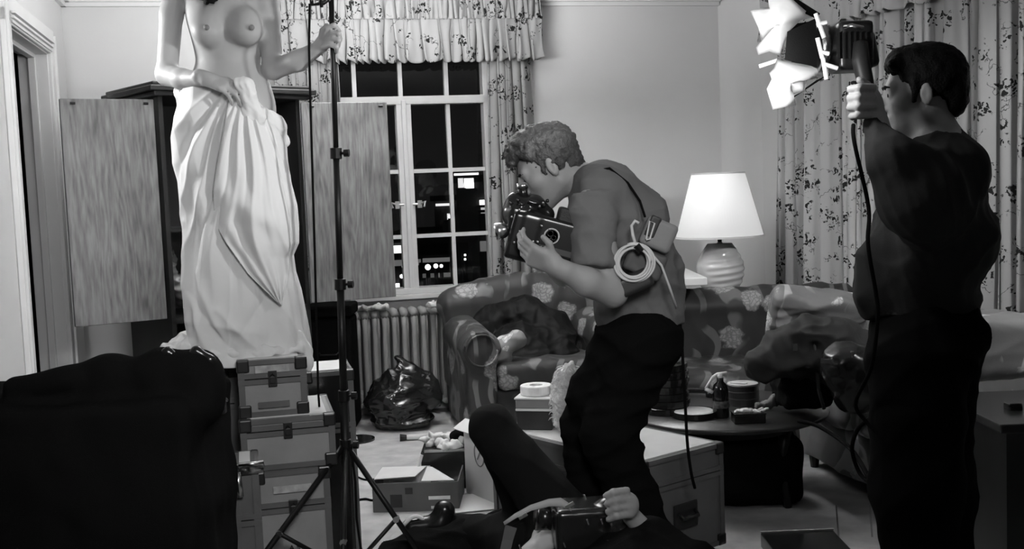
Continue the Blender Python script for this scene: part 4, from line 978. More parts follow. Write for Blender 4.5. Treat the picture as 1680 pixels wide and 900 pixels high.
def head(S, c, fwd, up, s=1., neck=None, nr=.055, female=False):
    f = N3(fwd); u = Vector(up); u = (u-f*u.dot(f)).normalized(); r = f.cross(u)
    p = lambda a, b, d: c+(r*a+f*b+u*d)*s
    A = [r, f, u]
    S.ell(p(0, -.018, .035), (.074*s, .095*s, .083*s), A, k=.02)
    S.ell(p(0, .028, -.028), (.058*s, .060*s, .085*s), A, k=.03)
    for q in (-1, 1):
        S.cap(p(q*.050, -.008, -.058), p(q*.012, .062, -.098), .020*s, .018*s, k=.03)
        S.ell(p(q*.040, .055, -.022), (.020*s, .022*s, .020*s), A, k=.02)
    S.cap(p(-.008, .072, -.098), p(.008, .072, -.098), .017*s, k=.015)
    S.cap(p(-.034, .074, .021), p(.034, .074, .021), .0125*s, k=.018)
    S.cap(p(0, .083, .012), p(0, .110, -.030), .0085*s, .0115*s, k=.010)
    S.ell(p(0, .102, -.036), (.017*s, .013*s, .008*s), A, k=.008)
    for q in (-1, 1):
        S.ell(p(q*.031, .094, .000), (.017*s, .012*s, .011*s), A, k=.010, op=-1)
        S.ell(p(q*.031, .073, .000), (.0135*s, .0135*s, .0125*s), A, k=.002)
        S.cap(p(q*.018, .085, .007), p(q*.044, .078, .005), .0035*s, k=.003)
        S.ell(p(q*.079, -.008, -.008), (.008*s, .017*s, .031*s), [(r+f*.35*-q*-1).normalized() if False else r, f, u], k=.004)
        S.ell(p(q*.089, -.004, -.006), (.006*s, .009*s, .018*s), A, k=.003, op=-1)
    S.cap(p(-.020, .083, -.061), p(.020, .083, -.061), .0065*s, k=.004)
    S.cap(p(-.018, .082, -.073), p(.018, .082, -.073), .0072*s, k=.004)
    S.cap(p(-.022, .098, -.067), p(.022, .098, -.067), .0028*s, k=.003, op=-1)
    if neck is not None:
        S.cap(p(0, -.022, -.045), neck, nr*s, nr*1.08, k=.03)
    return p, A
def eyeparts(p, A, body, s=1.):
    for q in (-1, 1):
        mb = MB().lathe([(0, -.004), (.0062, 0), (0, .001)], (0, 0, 0), 12, Matrix((A[0], -A[2], A[1])).transposed())
        c = p(q*.031, .0866, 0); mb.v = [(x+c.x, y+c.y, z+c.z) for x, y, z in mb.v]
        build('iris', mb, M_HAIRD, body, smooth=True)
        e = [p(q*x, y, z) for x, y, z in ((.014, .090, .019), (.028, .091, .025), (.045, .080, .021))]
        build('eyebrow', MB().tube(e, [.003, .0042, .002], 6), M_HAIRD, body, smooth=True)

# ---------------------------------------------------------------- standing figure with the sheet
YW = 4.08
W = lambda px, py, dy=0: P(px, py, YW+dy)
S = SDF(.03)
# torso
S.ell(W(368, 18, .01), (.142, .098, .17), k=.05).ell(W(375, 95, .01), (.118, .085, .16), k=.06).ell(W(373, 180, .02), (.178, .115, .12), k=.08)
S.ell(W(374, 150, .015), (.142, .092, .10), k=.06)
S.cap(W(300, -42, .02), W(432, -42, .02), .052, k=.05).cap(W(366, -40, .01), W(366, -70, .0), .05, .046, k=.04)
for cx, cy, sx in ((341, 42, -1), (405, 42, 1)):                    # chest
    c = W(cx, cy, -.075); S.ell(c, (.058, .052, .062), k=.045); S.ell(W(cx+sx*1.5, cy+10, -.098), (.047, .042, .044), k=.03)
    S.ell(W(cx-2 if sx < 0 else cx+8, cy+3, -.136), (.0085, .009, .0085), k=.008)
# near-left arm (image left), hand gathers the sheet at the waist
S.cap(W(293, -38, .02), W(281, 25, .02), .048, .042, k=.02).cap(W(281, 25, .02), W(274, 120, .0), .042, .038, k=.012)
S.chain([W(274, 122, .0), W(300, 130, -.08), W(338, 129, -.19)], [.041, .036, .024], k=.02)
hw = W(338, 129, -.19)
hand(S, hw, V(.86, -.22, -.36), V(.2, -.62, .75), -1, curls=[(10, 25, 25), (14, 28, 25), (18, 30, 25), (24, 30, 25)], tcurl=.3, sc=.95)
# right arm holds the stand
S.cap(W(437, -38, .02), W(440, 30, .0), .050, .043, k=.03).cap(W(440, 30, .0), W(448, 112, -.02), .043, .036, k=.02)
S.chain([W(449, 113, -.02), W(490, 99, -.09), W(526, 76, -.15)], [.038, .036, .024], k=.02)
S.ell(W(530, 69, -.15), (.024, .024, .028), k=.015)
for q_ in ([(531, 61), (537, 46), (548, 41), (557, 50)], [(534, 65), (545, 53), (556, 55), (559, 65)], [(534, 71), (546, 63), (556, 66), (555, 76)], [(532, 77), (543, 73), (552, 77), (552, 85)]):
    S.chain([W(q_[0][0], q_[0][1], -.175), W(q_[1][0], q_[1][1], -.205), W(q_[2][0], q_[2][1], -.215), W(q_[3][0], q_[3][1], -.185)], [.0105, .0095, .0088, .008], k=.003)
S.chain([W(526, 66, -.165), W(529, 50, -.185), W(536, 42, -.2)], [.0115, .010, .009], k=.005)
# legs (inside the cloth)
for sx in (-1, 1):
    S.chain([W(373+sx*34, 200, .02), W(376+sx*30, 380, .0), W(380+sx*34, 560, .03)], [.085, .055, .038], k=.04)
    S.cap(W(380+sx*34, 566, .03), W(380+sx*40, 566, -.1), .032, .024, k=.02)
hp, hA = head(S, W(366, -125, -.01), V(0, -1, -.1), V(0, 0, 1), .95, W(366, -52, .01), .05)
wom = sbuild('person', S, M_SKINW, h=.0052, label='woman standing on the cases, bare above the waist, holding a sheet and the stand', cat='person')
for i, (cx, cy) in enumerate(((339, 45), (413, 45))):
    c = W(cx, cy, -.1452)
    s = SDF(.004).ell(c, (.0105, .0075, .0105)); sbuild('areola', s, mat('skin_darker', .17, .6), wom, h=.003)
H = SDF(.03); H.ell(hp(0, -.03, .045), (.088, .105, .09), hA)
for i in range(10):
    a = -1.2+i*.27; b0_ = hp(math.sin(a)*.07, -math.cos(a)*.05-.03, .02)
    H.chain([b0_, b0_+V(math.sin(a)*.03, .02, -.15), b0_+V(math.sin(a)*.05, .0, -.26)], [.035, .03, .015])
H.chain([hp(-.07, .0, .03), W(330, -70, -.08), W(335, -20, -.115), W(341, 2, -.12)], [.03, .03, .035, .012]).chain([hp(-.07, .0, .03), W(345, -70, -.08), W(350, -20, -.12), W(352, 0, -.125)], [.03, .03, .03, .008]).chain([W(318, -60, -.07), W(312, -20, -.09), W(309, 0, -.09)], [.03, .02, .004])
sbuild('hair', H, M_HAIRD, wom, h=.008, disp=folds(.006, (70, 70, 18), 3))
eyeparts(hp, hA, wom, .95)

# sheet ---------------------------------------------------------------
prof_px = [(146, 300, 412), (165, 296, 424), (190, 289, 442), (215, 287, 461), (240, 286, 468), (265, 286, 469), (300, 293, 474), (340, 300, 484), (372, 303, 487), (402, 303, 487), (422, 304, 478), (450, 304, 482), (480, 304, 491), (520, 306, 499), (545, 310, 504), (562, 304, 507), (578, 300, 509), (588, 296, 508)]
py_ = [a[0] for a in prof_px]; pl_ = [a[1] for a in prof_px]; pr_ = [a[2] for a in prof_px]
YS = 4.05
def shb(py):
    l = float(np.interp(py, py_, pl_)); r_ = float(np.interp(py, py_, pr_)); a = (r_-l)/2*YS/FPX
    b = float(np.interp(py, [146, 200, 300, 450, 560, 590], [.125, .16, .16, .17, .2, .22]))
    return (l+r_)/2, a, b
def fold_f(q, v):                                                    # q angle (-pi/2 faces the camera), v 0 top..1 bottom
    g = .35+.65*min(1, v*2.2)
    x = q + .35*math.sin(2.2*v+.6)*math.cos(q*.5)
    d = .55*math.sin(9*x+1.2+2*v) + .6*math.sin(5*x+.4-1.7*v) + .35*(1-2*abs(math.sin(7*x-1.1+1.2*v))**.7) + .22*math.sin(17*x+4*v)
    # large diagonal sweep from hand to lower right, and one to lower left hip
    ql = q+PI/2
    d += 1.5*math.exp(-((ql-(-.35-.15*v+.5*v*v))/.16)**2)*(1-v*.4) - 1.2*math.exp(-((ql-(-.62+.5*v*v))/.13)**2)
    d += 1.2*math.exp(-((ql-(.25+.75*v))/.12)**2) - .9*math.exp(-((ql-(.05+.62*v))/.12)**2)
    d += 1.0*math.exp(-((ql-(.7+.5*v))/.12)**2)
    return .017*g*d
RID = [(-.80, .10, 1.0), (-.56, .05, -1.0), (-.42, .045, 1.1), (-.27, .03, .9), (-.19, .02, -.8), (-.10, .03, .8), (.0, .03, -.6), (.07, .022, .9), (.15, .03, -.7), (.22, .025, 1.2), (.32, .035, -.8), (.40, .03, 1.0), (.52, .04, -.6)]
def radial(x, py):                                                   # creases that fan out from the gathering hand
    ph = math.atan2(x-402, max(6, py-118)); r_ = math.hypot(x-402, py-118)
    am = min(1, r_/90)*(1 if r_ < 260 else max(.25, 1-(r_-260)/200))
    wv = .02*math.sin(r_*.03+ph*5)
    return am*sum(c*math.exp(-abs((ph+wv-p)/w_)**1.4) for p, w_, c in RID)
LOW = [((300, 430), (372, 575), 9, 1.2), ((322, 470), (420, 585), 8, -1.), ((340, 440), (395, 560), 7, 1.), ((380, 500), (455, 575), 8, 1.1), ((430, 420), (500, 560), 7, 1.2), ((455, 480), (400, 560), 9, -.9), ((312, 360), (318, 520), 6, 1.2), ((365, 520), (450, 540), 8, .8), ((470, 520), (500, 585), 6, 1.)]
def lowf(x, y):
    o = 0
    for (ax, ay), (bx2, by2), w_, c in LOW:
        dx, dy = bx2-ax, by2-ay; L2 = dx*dx+dy*dy; t = ((x-ax)*dx+(y-ay)*dy)/L2; tc = max(0, min(1, t))
        d = math.hypot(x-ax-tc*dx, y-ay-tc*dy); o += c*math.exp(-(d/w_)**1.5)*(.4+.6*math.sin(PI*max(.1, min(.9, t))))
    return o
def sheetpt(u, v):
    q = 2*PI*u; py = 146+442*v; cx, a, b = shb(py)
    k = fold_f(q, v)
    if math.sin(q) < .1:
        x_ = cx+a*math.cos(q)*FPX/YS; k = .5*k + .016*radial(x_, py) + .014*lowf(x_, py)
    edge = abs(math.cos(q)); k2 = k*(1-.75*edge**6)
    c = P(cx, py, YS)
    return V(c.x+(a+k2)*math.cos(q), c.y+(b+k2)*math.sin(q)+.0, c.z)
M_SHEET = mat('white_sheet', .66, .85, .1, bump=.04, bscale=60)
mb = MB().grid(sheetpt, 420, 200, closed=True)
# pointed loose corner falling in front from the gathering hand
Lf = [(375, 168), (366, 220), (356, 270), (350, 312), (352, 366), (372, 400), (408, 450), (458, 498)]
Rf = [(418, 165), (437, 205), (452, 250), (463, 300), (474, 350), (476, 400), (474, 450), (462, 500)]
def flap(u, v):
    t = v*7; i = min(6, int(t)); w_ = t-i
    l = [Lf[i][k]*(1-w_)+Lf[i+1][k]*w_ for k in (0, 1)]; r_ = [Rf[i][k]*(1-w_)+Rf[i+1][k]*w_ for k in (0, 1)]
    x, y = l[0]*(1-u)+r_[0]*u, l[1]*(1-u)+r_[1]*u
    cx, a, b = shb(y); s_ = max(-.97, min(.97, (x-cx)*YS/FPX/a)); q = -math.acos(s_)
    yd = YS-(b)*math.sqrt(1-s_*s_)-.014-.014*math.sin(PI*u)**.6-.013*radial(x, y)-.006*math.sin(u*11+v*3)*min(1, v*3)-.009*math.sin(u*23-4*v)*v - .035*math.exp(-((v-.42-.25*u)/.06)**2)*u*(1-u)*2
    return P(x, y, yd)
mb2 = MB().grid(flap, 60, 90)
sh = build('sheet', mb, M_SHEET, smooth=True, solid=.003, label='long white sheet held at the waist of the standing woman, pooling on the cases', cat='sheet')
build('loose_corner', mb2, M_SHEET, sh, smooth=True, solid=.003)
s = SDF(.02)
s.ell(W(400, 138, -.2), (.036, .03, .028)).ell(W(407, 152, -.2), (.026, .024, .034)).chain([W(408, 158, -.19), W(404, 185, -.175), W(398, 230, -.16)], [.022, .022, .012]).chain([W(410, 160, -.19), W(425, 195, -.16), W(440, 225, -.1)], [.02, .02, .014])
s.chain([W(306, 157, -.02), W(330, 160, -.12), W(350, 170, -.15)], [.028, .026, .016]); s.chain([W(300, 150, .0), W(304, 170, .02)], [.03, .03])
s.chain([W(430, 185, -.1), W(450, 205, -.04), W(460, 230, 0)], [.025, .035, .035])
sbuild('gathered_edge', s, M_SHEET, sh, h=.006, disp=folds(.005, (45, 45, 25), 12))
s = SDF(.03)
s.chain([W(300, 565, .02), W(290, 572, -.02), W(272, 572, -.05)], [.05, .035, .022]).chain([W(310, 575, -.1), W(285, 583, -.1)], [.05, .03]).chain([W(330, 578, -.16), W(360, 582, -.2), W(400, 580, -.21), W(440, 577, -.2), W(490, 572, -.14)], [.03, .03, .025, .022, .02])
s.chain([W(490, 555, -.1), W(502, 575, -.1), W(507, 592, -.13), W(509, 607, -.13)], [.03, .022, .014, .005]).chain([W(278, 580, -.1), W(286, 596, -.12), W(290, 600, -.12)], [.02, .018, .008])
sbuild('trailing_hem', s, M_SHEET, sh, h=.007, disp=folds(.008, (30, 30, 25), 14))

# ---------------------------------------------------------------- cameraman
CS = 1.04
YC = 3.75
C = lambda px, py, dy=0: P(px, py, YC+dy)
S = SDF(.025, CS)
hc = C(897, 274); fw, up_ = V(-.86, -.05, -.50), V(-.5, 0, .86)
nb = C(975, 300)
cp, cA = head(S, hc, fw, up_, 1.05, nb, .056)
S.ell(C(1016, 362), (.10, .165, .165), [N3((.85, 0, .5)), V(0, 1, 0), N3((-.5, 0, .85))], k=.04).ell(C(1045, 440), (.09, .14, .16), k=.05).ell(C(1055, 550), (.10, .15, .12), k=.05)
S.cap(C(980, 320, -.15), C(980, 320, .15), .05, k=.03)
# near arm
S.chain([C(972, 335, -.2), C(985, 410, -.24), C(1005, 478, -.24)], [.052, .048, .044], k=.02)
S.chain([C(1005, 480, -.24), C(962, 462, -.3), C(912, 437, -.34)], [.046, .043, .028], k=.02)
hand(S, C(912, 437, -.34), V(-.75, -.05, .42), V(.15, -.75, -.6), 1, curls=[(25, 35, 30), (28, 38, 30), (32, 40, 30), (36, 40, 30)], tcurl=.1)
# far arm
S.chain([C(972, 335, .2), C(950, 420, .22), C(925, 448, .2), C(882, 415, .06)], [.052, .046, .042, .028], k=.02)
hand(S, C(882, 415, .06), V(-.7, -.3, .5), V(.1, .8, -.4), -1, curl=(25, 40, 30))
# legs
S.chain([C(1052, 560, -.09), C(990, 715, -.1), C(1098, 970, -.06)], [.09, .06, .04], k=.03); S.chain([C(1050, 560, .09), C(965, 705, .08), C(972, 980, .1)], [.09, .06, .04], k=.03)
S.cap(C(1100, 985, -.06), C(1020, 1015, -.12), .04, .03).cap(C(975, 990, .1), C(905, 1010, .08), .04, .03)
cmn = sbuild('person', S, M_SKIN, h=.0055, label='cameraman in grey T-shirt bending over a film camera', cat='person')
eyeparts(cp, cA, cmn, 1.05)
H = SDF(.02, 1.05); H.ell(cp(0, -.028, .045), (.086, .102, .090), cA).ell(cp(0, .03, .105), (.062, .06, .035), cA).cap(cp(-.075, -.03, -.01), cp(.075, -.03, -.01), .02).ell(cp(0, -.075, -.02), (.055, .045, .06), cA)
rg = random.Random(3)
for i in range(150):
    a = rg.uniform(-1.15, 1.15); b = rg.uniform(-.5, 1.35); n_ = V(math.sin(a), math.cos(a)*math.sin(b), math.cos(a)*math.cos(b))
    H.ell(cp(n_.x*.080, n_.y*.098+.0, .048+n_.z*.085), (.014, .014, .013), k=.008)
for q in (-1, 1): H.cap(cp(q*.071, .018, .03), cp(q*.066, .022, -.015), .009, .006, k=.006)
H.ell(cp(0, .085, .03), (.07, .05, .028), cA, k=.01, op=-1).ell(cp(.09, -.006, -.008), (.012, .02, .03), cA, k=.005, op=-1).ell(cp(-.09, -.006, -.008), (.012, .02, .03), cA, k=.005, op=-1)
sbuild('hair', H, M_HAIRC, cmn, h=.005, disp=rough(.006, 75, 7))
# T-shirt
T = SDF(.03, CS)
T.ell(C(1008, 352), (.135, .195, .19), [N3((.85, 0, .5)), V(0, 1, 0), N3((-.5, 0, .85))], k=.05)
T.cap(C(985, 315, -.16), C(985, 315, .16), .072, k=.05).ell(C(1043, 430), (.130, .175, .17), k=.06).flat(C(1046, 450), C(1054, 535), .138, .136, k=.04)
T.cap(C(1055, 350, -.06), C(1055, 350, .06), .07, k=.06)
T.ell(C(1000, 500), (.05, .12, .06), k=.04)
T.flat(C(970, 322, -.19), C(974, 440, -.26), .078, .064, k=.03); T.flat(C(975, 330, .2), C(950, 425, .22), .075, .07, k=.03)
T.cap(C(1105, 440), C(1100, 500), .03, k=.05)
def tfold(p):
    return folds(.0035, (11, 8, 9), 51, .5)(p)+rough(.006, (7, 7, 10), 5, True)(p)
sbuild('tshirt', T, M_TSH, cmn, h=.0075, disp=tfold)
M_COL = mat('tshirt_collar', .08, .9, .05)
build('collar', MB().tube([C(985+math.cos(t)*16-14, 280-math.sin(t)*10+20*abs(math.cos(t)), .075*math.sin(t)) for t in [2*PI*k/20 for k in range(21)]], .009, 8), M_COL, cmn, smooth=True)
Tr = SDF(.05, CS)
Tr.ell(C(1052, 552), (.128, .18, .11), k=.05).flat(C(1050, 512), C(1052, 560), .122, .13, k=.03)
Tr.chain([C(1050, 570, -.08), C(998, 712, -.1)], [.125, .092], k=.06).chain([C(998, 712, -.1), C(1100, 975, -.06)], [.092, .078], k=.03)
Tr.chain([C(1045, 565, .08), C(968, 700, .08)], [.125, .1], k=.06).chain([C(968, 700, .08), C(980, 975, .1)], [.1, .078], k=.03)
Tr.cap(C(1010, 560), C(960, 650), .07, .07, k=.05)
sbuild('trousers', Tr, M_TROU, cmn, h=.011, disp=folds(.006, (10, 10, 14), 53, .3))
for (a, b) in ((C(1105, 1000, -.06), C(1000, 1022, -.13)), (C(978, 1005, .1), C(890, 1018, .08))):
    a.z = .05; b.z = .035; s = SDF(.03).cap(a, b, .048, .036).cap(a, a+V(.02, 0, .03), .045); sbuild('shoe', s, BLKP, cmn, h=.009)
# sleeve seam stripe, waist pouch and radio kit on his back
Yk = YC-.235
bpk = thing('battery_pack', P(1078, 385, Yk), 'leather-coloured battery pouch strapped on the cameraman\'s back', 'pouch')
A_ = [N3((.90, -.1, -.42)), V(0, 1, 0), None]; A_[2] = A_[0].cross(A_[1]); M_LEA = mat('tan_leather', .22, .5, .3, var=.12, bump=.1, bscale=80)
s = SDF(.01).rbox(P(1080, 385, Yk+.01), (.038, .03, .034), .014, A_); sbuild('pouch_body', s, M_LEA, bpk, h=.005)
s = SDF(.006).rbox(P(1071, 372, Yk-.022), (.012, .008, .03), .006, A_); sbuild('pouch_window', s, mat('pouch_dark', .04, .4), bpk, h=.004)
build('wire_clip', MB().tube([P(x, y, Yk-.05) for x, y in ((1060, 392), (1066, 362), (1074, 366), (1066, 392), (1060, 393))], .0028, 6), M_TRIM, bpk)
s = SDF(.01).rbox(P(1058, 430, Yk+.03), (.05, .03, .03), .014, A_); sbuild('lower_pouch', s, mat('pouch_grey', .1, .6), bpk, h=.006)
s = SDF(.01).rbox(P(1034, 465, Yk+.0), (.06, .03, .018), .014, [N3((.9, -.1, .35)), V(0, 1, 0), N3((-.35, 0, .9))]); sbuild('waist_pouch', s, mat('pouch_black', .025, .45, .5), bpk, h=.006)
strap = [C(968, 282, -.14), C(1000, 276, -.16), C(1030, 300, -.17), C(1050, 330, -.19), P(1058, 355, Yk-.01)]
build('shoulder_strap', MB().tube(strap, .0045, 6), BLK, bpk, smooth=True)
M_WC = mat('white_cable', .6, .45, .3)
pts = []
for k in range(150):
    t = k/149*2*PI*4.3; R1 = .053+.008*math.sin(t*.31); pts.append(P(1040+3*math.sin(t*.23), 430, Yk-.05-.003*math.sin(t*.7)) + V(R1*math.cos(t)*1.0, -.004*math.cos(t*.5), R1*math.sin(t)))
cw = build('cable_coil', MB().tube(pts, .0042, 7), M_WC, smooth=True, label='coil of white cable hanging at the cameraman\'s side', cat='cable')
build('cable_tail', MB().tube([P(x, y, Yk-.03+d) for x, y, d in ((1052, 405, 0), (1068, 415, 0), (1085, 435, 0), (1098, 470, .02), (1110, 505, .05))], .0042, 7), M_WC, cw, smooth=True)
build('cable_tail', MB().tube([P(x, y, Yk-.05) for x, y in ((1044, 405), (1038, 385), (1036, 370), (1042, 362), (1048, 366))], .0055, 7), M_WC, cw, smooth=True)
build('cable_tie', MB().tube([P(1044, 402, Yk-.06), P(1052, 412, Yk-.06)], .011, 8), BLKP, cw)
hang([C(1114, 510, .06), C(1119, 570, .08), C(1124, 660, .1), C(1128, 730, .12), C(1134, 775, .12), P(1140, 800, 3.9)], .0055, 'black cable dropping from the cameraman\'s hip to the transport case')

# film camera ---------------------------------------------------------
YF = 3.56
F_ = lambda px, py, d=0: P(px, py, YF+d)
fa = N3(F_(945, 395)-F_(850, 370)); fA = [fa, V(0, 1, 0), fa.cross(V(0, 1, 0))*1.0]
if fA[2].z < 0: fA[2] = -fA[2]
RF = Matrix(fA).transposed()
fcam = thing('film_camera', F_(890, 385), 'black shoulder film camera held to the bending man\'s eye', 'camera')
s = SDF(.008).rbox(F_(900, 388), (.085, .05, .052), .012, fA).rbox(F_(858, 388), (.035, .05, .065), .012, fA); sbuild('camera_body', s, BLKP, fcam, h=.005)
s = SDF(.008).rbox(F_(930, 372), (.03, .045, .05), .01, fA).rbox(F_(938, 398), (.03, .045, .035), .01, fA); sbuild('magazine', s, mat('magazine_crackle', .02, .5, .4, bump=.3, bscale=300), fcam, h=.005)
s = SDF(.015).chain([F_(848, 350), F_(875, 340), F_(895, 352)], [.05, .04, .03]).cap(F_(845, 330), F_(860, 345), .03, .04).rbox(F_(850, 360), (.02, .04, .03), .01, fA)
for k in range(12): s.ell(F_(838+6*k, 328+rg.uniform(0, 50), -.045), (.008, .006, .007), k=.003)
sbuild('mount_housing', s, BLKP, fcam, h=.005)
build('eyepiece', MB().tube([F_(862, 335), F_(858, 318), F_(856, 306)], [.018, .016, .02], 14), BLKP, fcam, smooth=True)
build('eyecup_ring', MB().tube([F_(857, 309), F_(856, 300)], [.021, .017], 16), CHR, fcam, smooth=True)
build('lens', MB().tube([F_(858, 390), F_(838, 385)], [.05, .045], 20), BLKP, fcam, smooth=True)
mb = MB().lathe([(.0, .0), (.012, .002), (.022, .012), (.028, .03), (.029, .047), (.026, .047), (.024, .03), (.0, .012)], F_(836, 376, -.03), 24, (F_(812, 381, -.03)-F_(838, 376, -.03)).to_track_quat('Z', 'Y').to_matrix())
build('lens_shade', mb, CHR, fcam, smooth=True, label='silver cone reflector at the lens front')
mb = MB()
for k in range(11):
    px, py = rg.uniform(835, 905), rg.uniform(330, 410); mb.lathe([(0, 0), (.004, 0), (.004, .008), (0, .009)], F_(px, py, -.064), 8, Matrix.Rotation(PI/2, 3, 'X'))
build('screw', mb, mat('small_screw', .25, .3, .5, metal=.9), fcam, kind='stuff')
dc = F_(905, 387, -.066); RX = Matrix.Rotation(PI/2, 3, 'X')
lg = build('logo_disc', MB().lathe([(0, 0), (.0255, 0), (.0255, .003), (0, .003)], dc, 32, RX), mat('logo_grey', .45, .5), fcam)
build('logo_mark', MB().lathe([(.0195, .003), (.0215, .003), (.0215, .0045), (.0195, .0045), (.0195, .003)], dc, 30, RX).tube([dc+V(-.004, -.004, .008)+V(.009*math.cos(t), 0, .009*math.sin(t)) for t in [2*PI*k/14 for k in range(15)]], .0016, 5).tube([dc+V(.006, -.004, -.006)+V(.007*math.cos(t), 0, .007*math.sin(t)) for t in [2*PI*k/14 for k in range(15)]], .0016, 5).box(dc+V(-.006, -.004, -.008), (.016, .002, .0025), Matrix.Rotation(-.7, 3, 'Y')), BLKM, lg)
build('side_plate', MB().box(F_(912, 412, -.06), (.12, .006, .02), RF), mat('plate_grey', .05, .35), fcam, bevel=.002)
build('handgrip', MB().tube([F_(905, 415, -.02), F_(893, 436, -.02)], [.022, .018], 12), BLKP, fcam, smooth=True)

# ---------------------------------------------------------------- man with the raised light
YL = 3.12
G = lambda px, py, dy=0: P(px, py, YL+dy)
S = SDF(.025)
lc_ = G(1508, 152); fw = V(-.95, .22, -.06)
lp_, lA = head(S, lc_, fw, V(-.08, 0, 1), 1.02, G(1535, 232), .056)
S.ell(G(1535, 320), (.12, .19, .2), k=.05).ell(G(1520, 450), (.12, .15, .17), k=.05).ell(G(1520, 560), (.13, .17, .13), k=.05).cap(G(1548, 265, -.16), G(1555, 265, .16), .06, k=.05)
S.chain([G(1556, 268, -.17), G(1508, 335, -.3), G(1500, 345, -.3)], [.055, .05, .046], k=.02)
S.chain([G(1500, 345, -.3), G(1465, 270, -.27), G(1437, 203, -.2)], [.046, .042, .030], k=.02)
hand(S, G(1441, 200, -.19), V(-.42, .1, .75), V(.4, -.9, .1), -1, curls=[(60, 70, 40)]*4, tcurl=.7, sc=1.0) if False else None
# fist round a vertical grip: palm to the left, four stacked knuckles facing the camera
hx0 = G(1437, 190, -.19)
S.ell(G(1428, 168, -.18), (.030, .030, .042), k=.02).cap(G(1437, 200, -.19), G(1430, 178, -.18), .028, .028, k=.02)
for i in range(4):
    py = 141+15*i; rad = (.0105, .011, .0108, .0095)[i]
    k0, k1, k2, k3 = G(1432, py+3, -.215), G(1410-1*i, py+1+2, -.235), G(1396-i*.5+(3 if i == 3 else 0), py+5, -.212), G(1399, py+7, -.18)
    S.chain([k0, k1, k2, k3], [rad*1.1, rad*1.1, rad, rad*.9], k=.0035)
S.chain([G(1435, 165, -.15), G(1422, 140, -.14), G(1410, 131, -.155)], [.014, .0115, .01], k=.006)
S.chain([G(1560, 290, .2), G(1602, 372, .22), G(1560, 440, .15), G(1530, 470, .12)], [.055, .046, .036, .028], k=.02)
hand(S, G(1530, 470, .12), V(-.9, -.2, -.3), V(.2, .9, .1), 1, curl=(20, 30, 20))
S.chain([G(1518, 570, -.09), G(1505, 800, -.12), G(1530, 1075, -.05)], [.09, .06, .04], k=.03).chain([G(1518, 570, .09), G(1522, 800, .1), G(1540, 1060, .12)], [.09, .06, .04], k=.03)
lm_ = sbuild('person', S, M_SKIN, h=.0055, label='dark-haired man in black sweatshirt raising a hand-held movie light', cat='person')
eyeparts(lp_, lA, lm_)
H = SDF(.02); H.ell(lp_(0, -.030, .045), (.088, .105, .092), lA).ell(lp_(0, .022, .1), (.066, .058, .034), lA).ell(lp_(0, -.085, -.01), (.06, .045, .07), lA).cap(lp_(-.05, .062, .083), lp_(.05, .062, .083), .02, k=.02)
for q in (-1, 1): H.cap(lp_(q*.073, .020, .04), lp_(q*.070, .022, -.02), .011, .008, k=.008)
H.ell(lp_(0, .100, .028), (.066, .05, .034), lA, k=.01, op=-1)
for q in (-1, 1): H.ell(lp_(q*.092, -.006, -.012), (.014, .022, .034), lA, k=.005, op=-1)
sbuild('hair', H, M_HAIRD, lm_, h=.005, disp=rough(.003, 60, 9))
# sweatshirt
T = SDF(.05)
T.ell(G(1535, 315), (.128, .21, .17), k=.06).ell(G(1512, 410), (.150, .2, .18), k=.06).flat(G(1508, 430), G(1508, 512), .172, .162, k=.04).cap(G(1552, 268, -.16), G(1556, 268, .16), .075, k=.06)
T.ell(G(1530, 262), (.09, .12, .06), k=.05)
T.chain([G(1552, 285, -.17), G(1510, 320, -.27), G(1468, 262, -.27), G(1436, 208, -.215)], [.115, .105, .068, .042], k=.05)
T.cap(G(1520, 345, -.24), G(1580, 400, -.1), .085, .1, k=.06)
T.chain([G(1575, 300, .16), G(1598, 372, .2), G(1560, 440, .15)], [.08, .06, .05], k=.04).cap(G(1608, 368, .1), G(1600, 380, .1), .04, k=.02)
T.cap(G(1430, 420, -.04), G(1428, 480, -.04), .05, k=.05)
sbuild('sweatshirt', T, M_SWEAT, lm_, h=.0085, disp=lambda p: folds(.009, (12, 12, 7), 61, .35)(p)+folds(.003, (35, 35, 25), 62)(p))
build('collar', MB().tube([G(1537+28*math.cos(t), 228+6*math.cos(t)-3*math.sin(t), .065*math.sin(t)) for t in [2*PI*k/24 for k in range(25)]], .017, 10), BLK, lm_, smooth=True)
Tr = SDF(.05)
Tr.ell(G(1520, 560), (.145, .19, .12), k=.05).flat(G(1512, 498), G(1516, 560), .150, .150, k=.03).ell(G(1560, 545), (.075, .15, .09), k=.05)
Tr.chain([G(1508, 590, -.1), G(1500, 800, -.12), G(1525, 1060, -.05)], [.14, .115, .095], k=.06).chain([G(1525, 590, .08), G(1530, 800, .1), G(1540, 1050, .12)], [.14, .115, .095], k=.06)
sbuild('trousers', Tr, M_TROU, lm_, h=.012, disp=folds(.007, (9, 9, 12), 63, .3))
for (px, dy) in ((1525, -.05), (1540, .12)):
    a = G(px, 1075, dy); a.z = .05; s = SDF(.03).cap(a, a+V(-.17, -.02, -.012), .05, .036); sbuild('shoe', s, BLKP, lm_, h=.009)

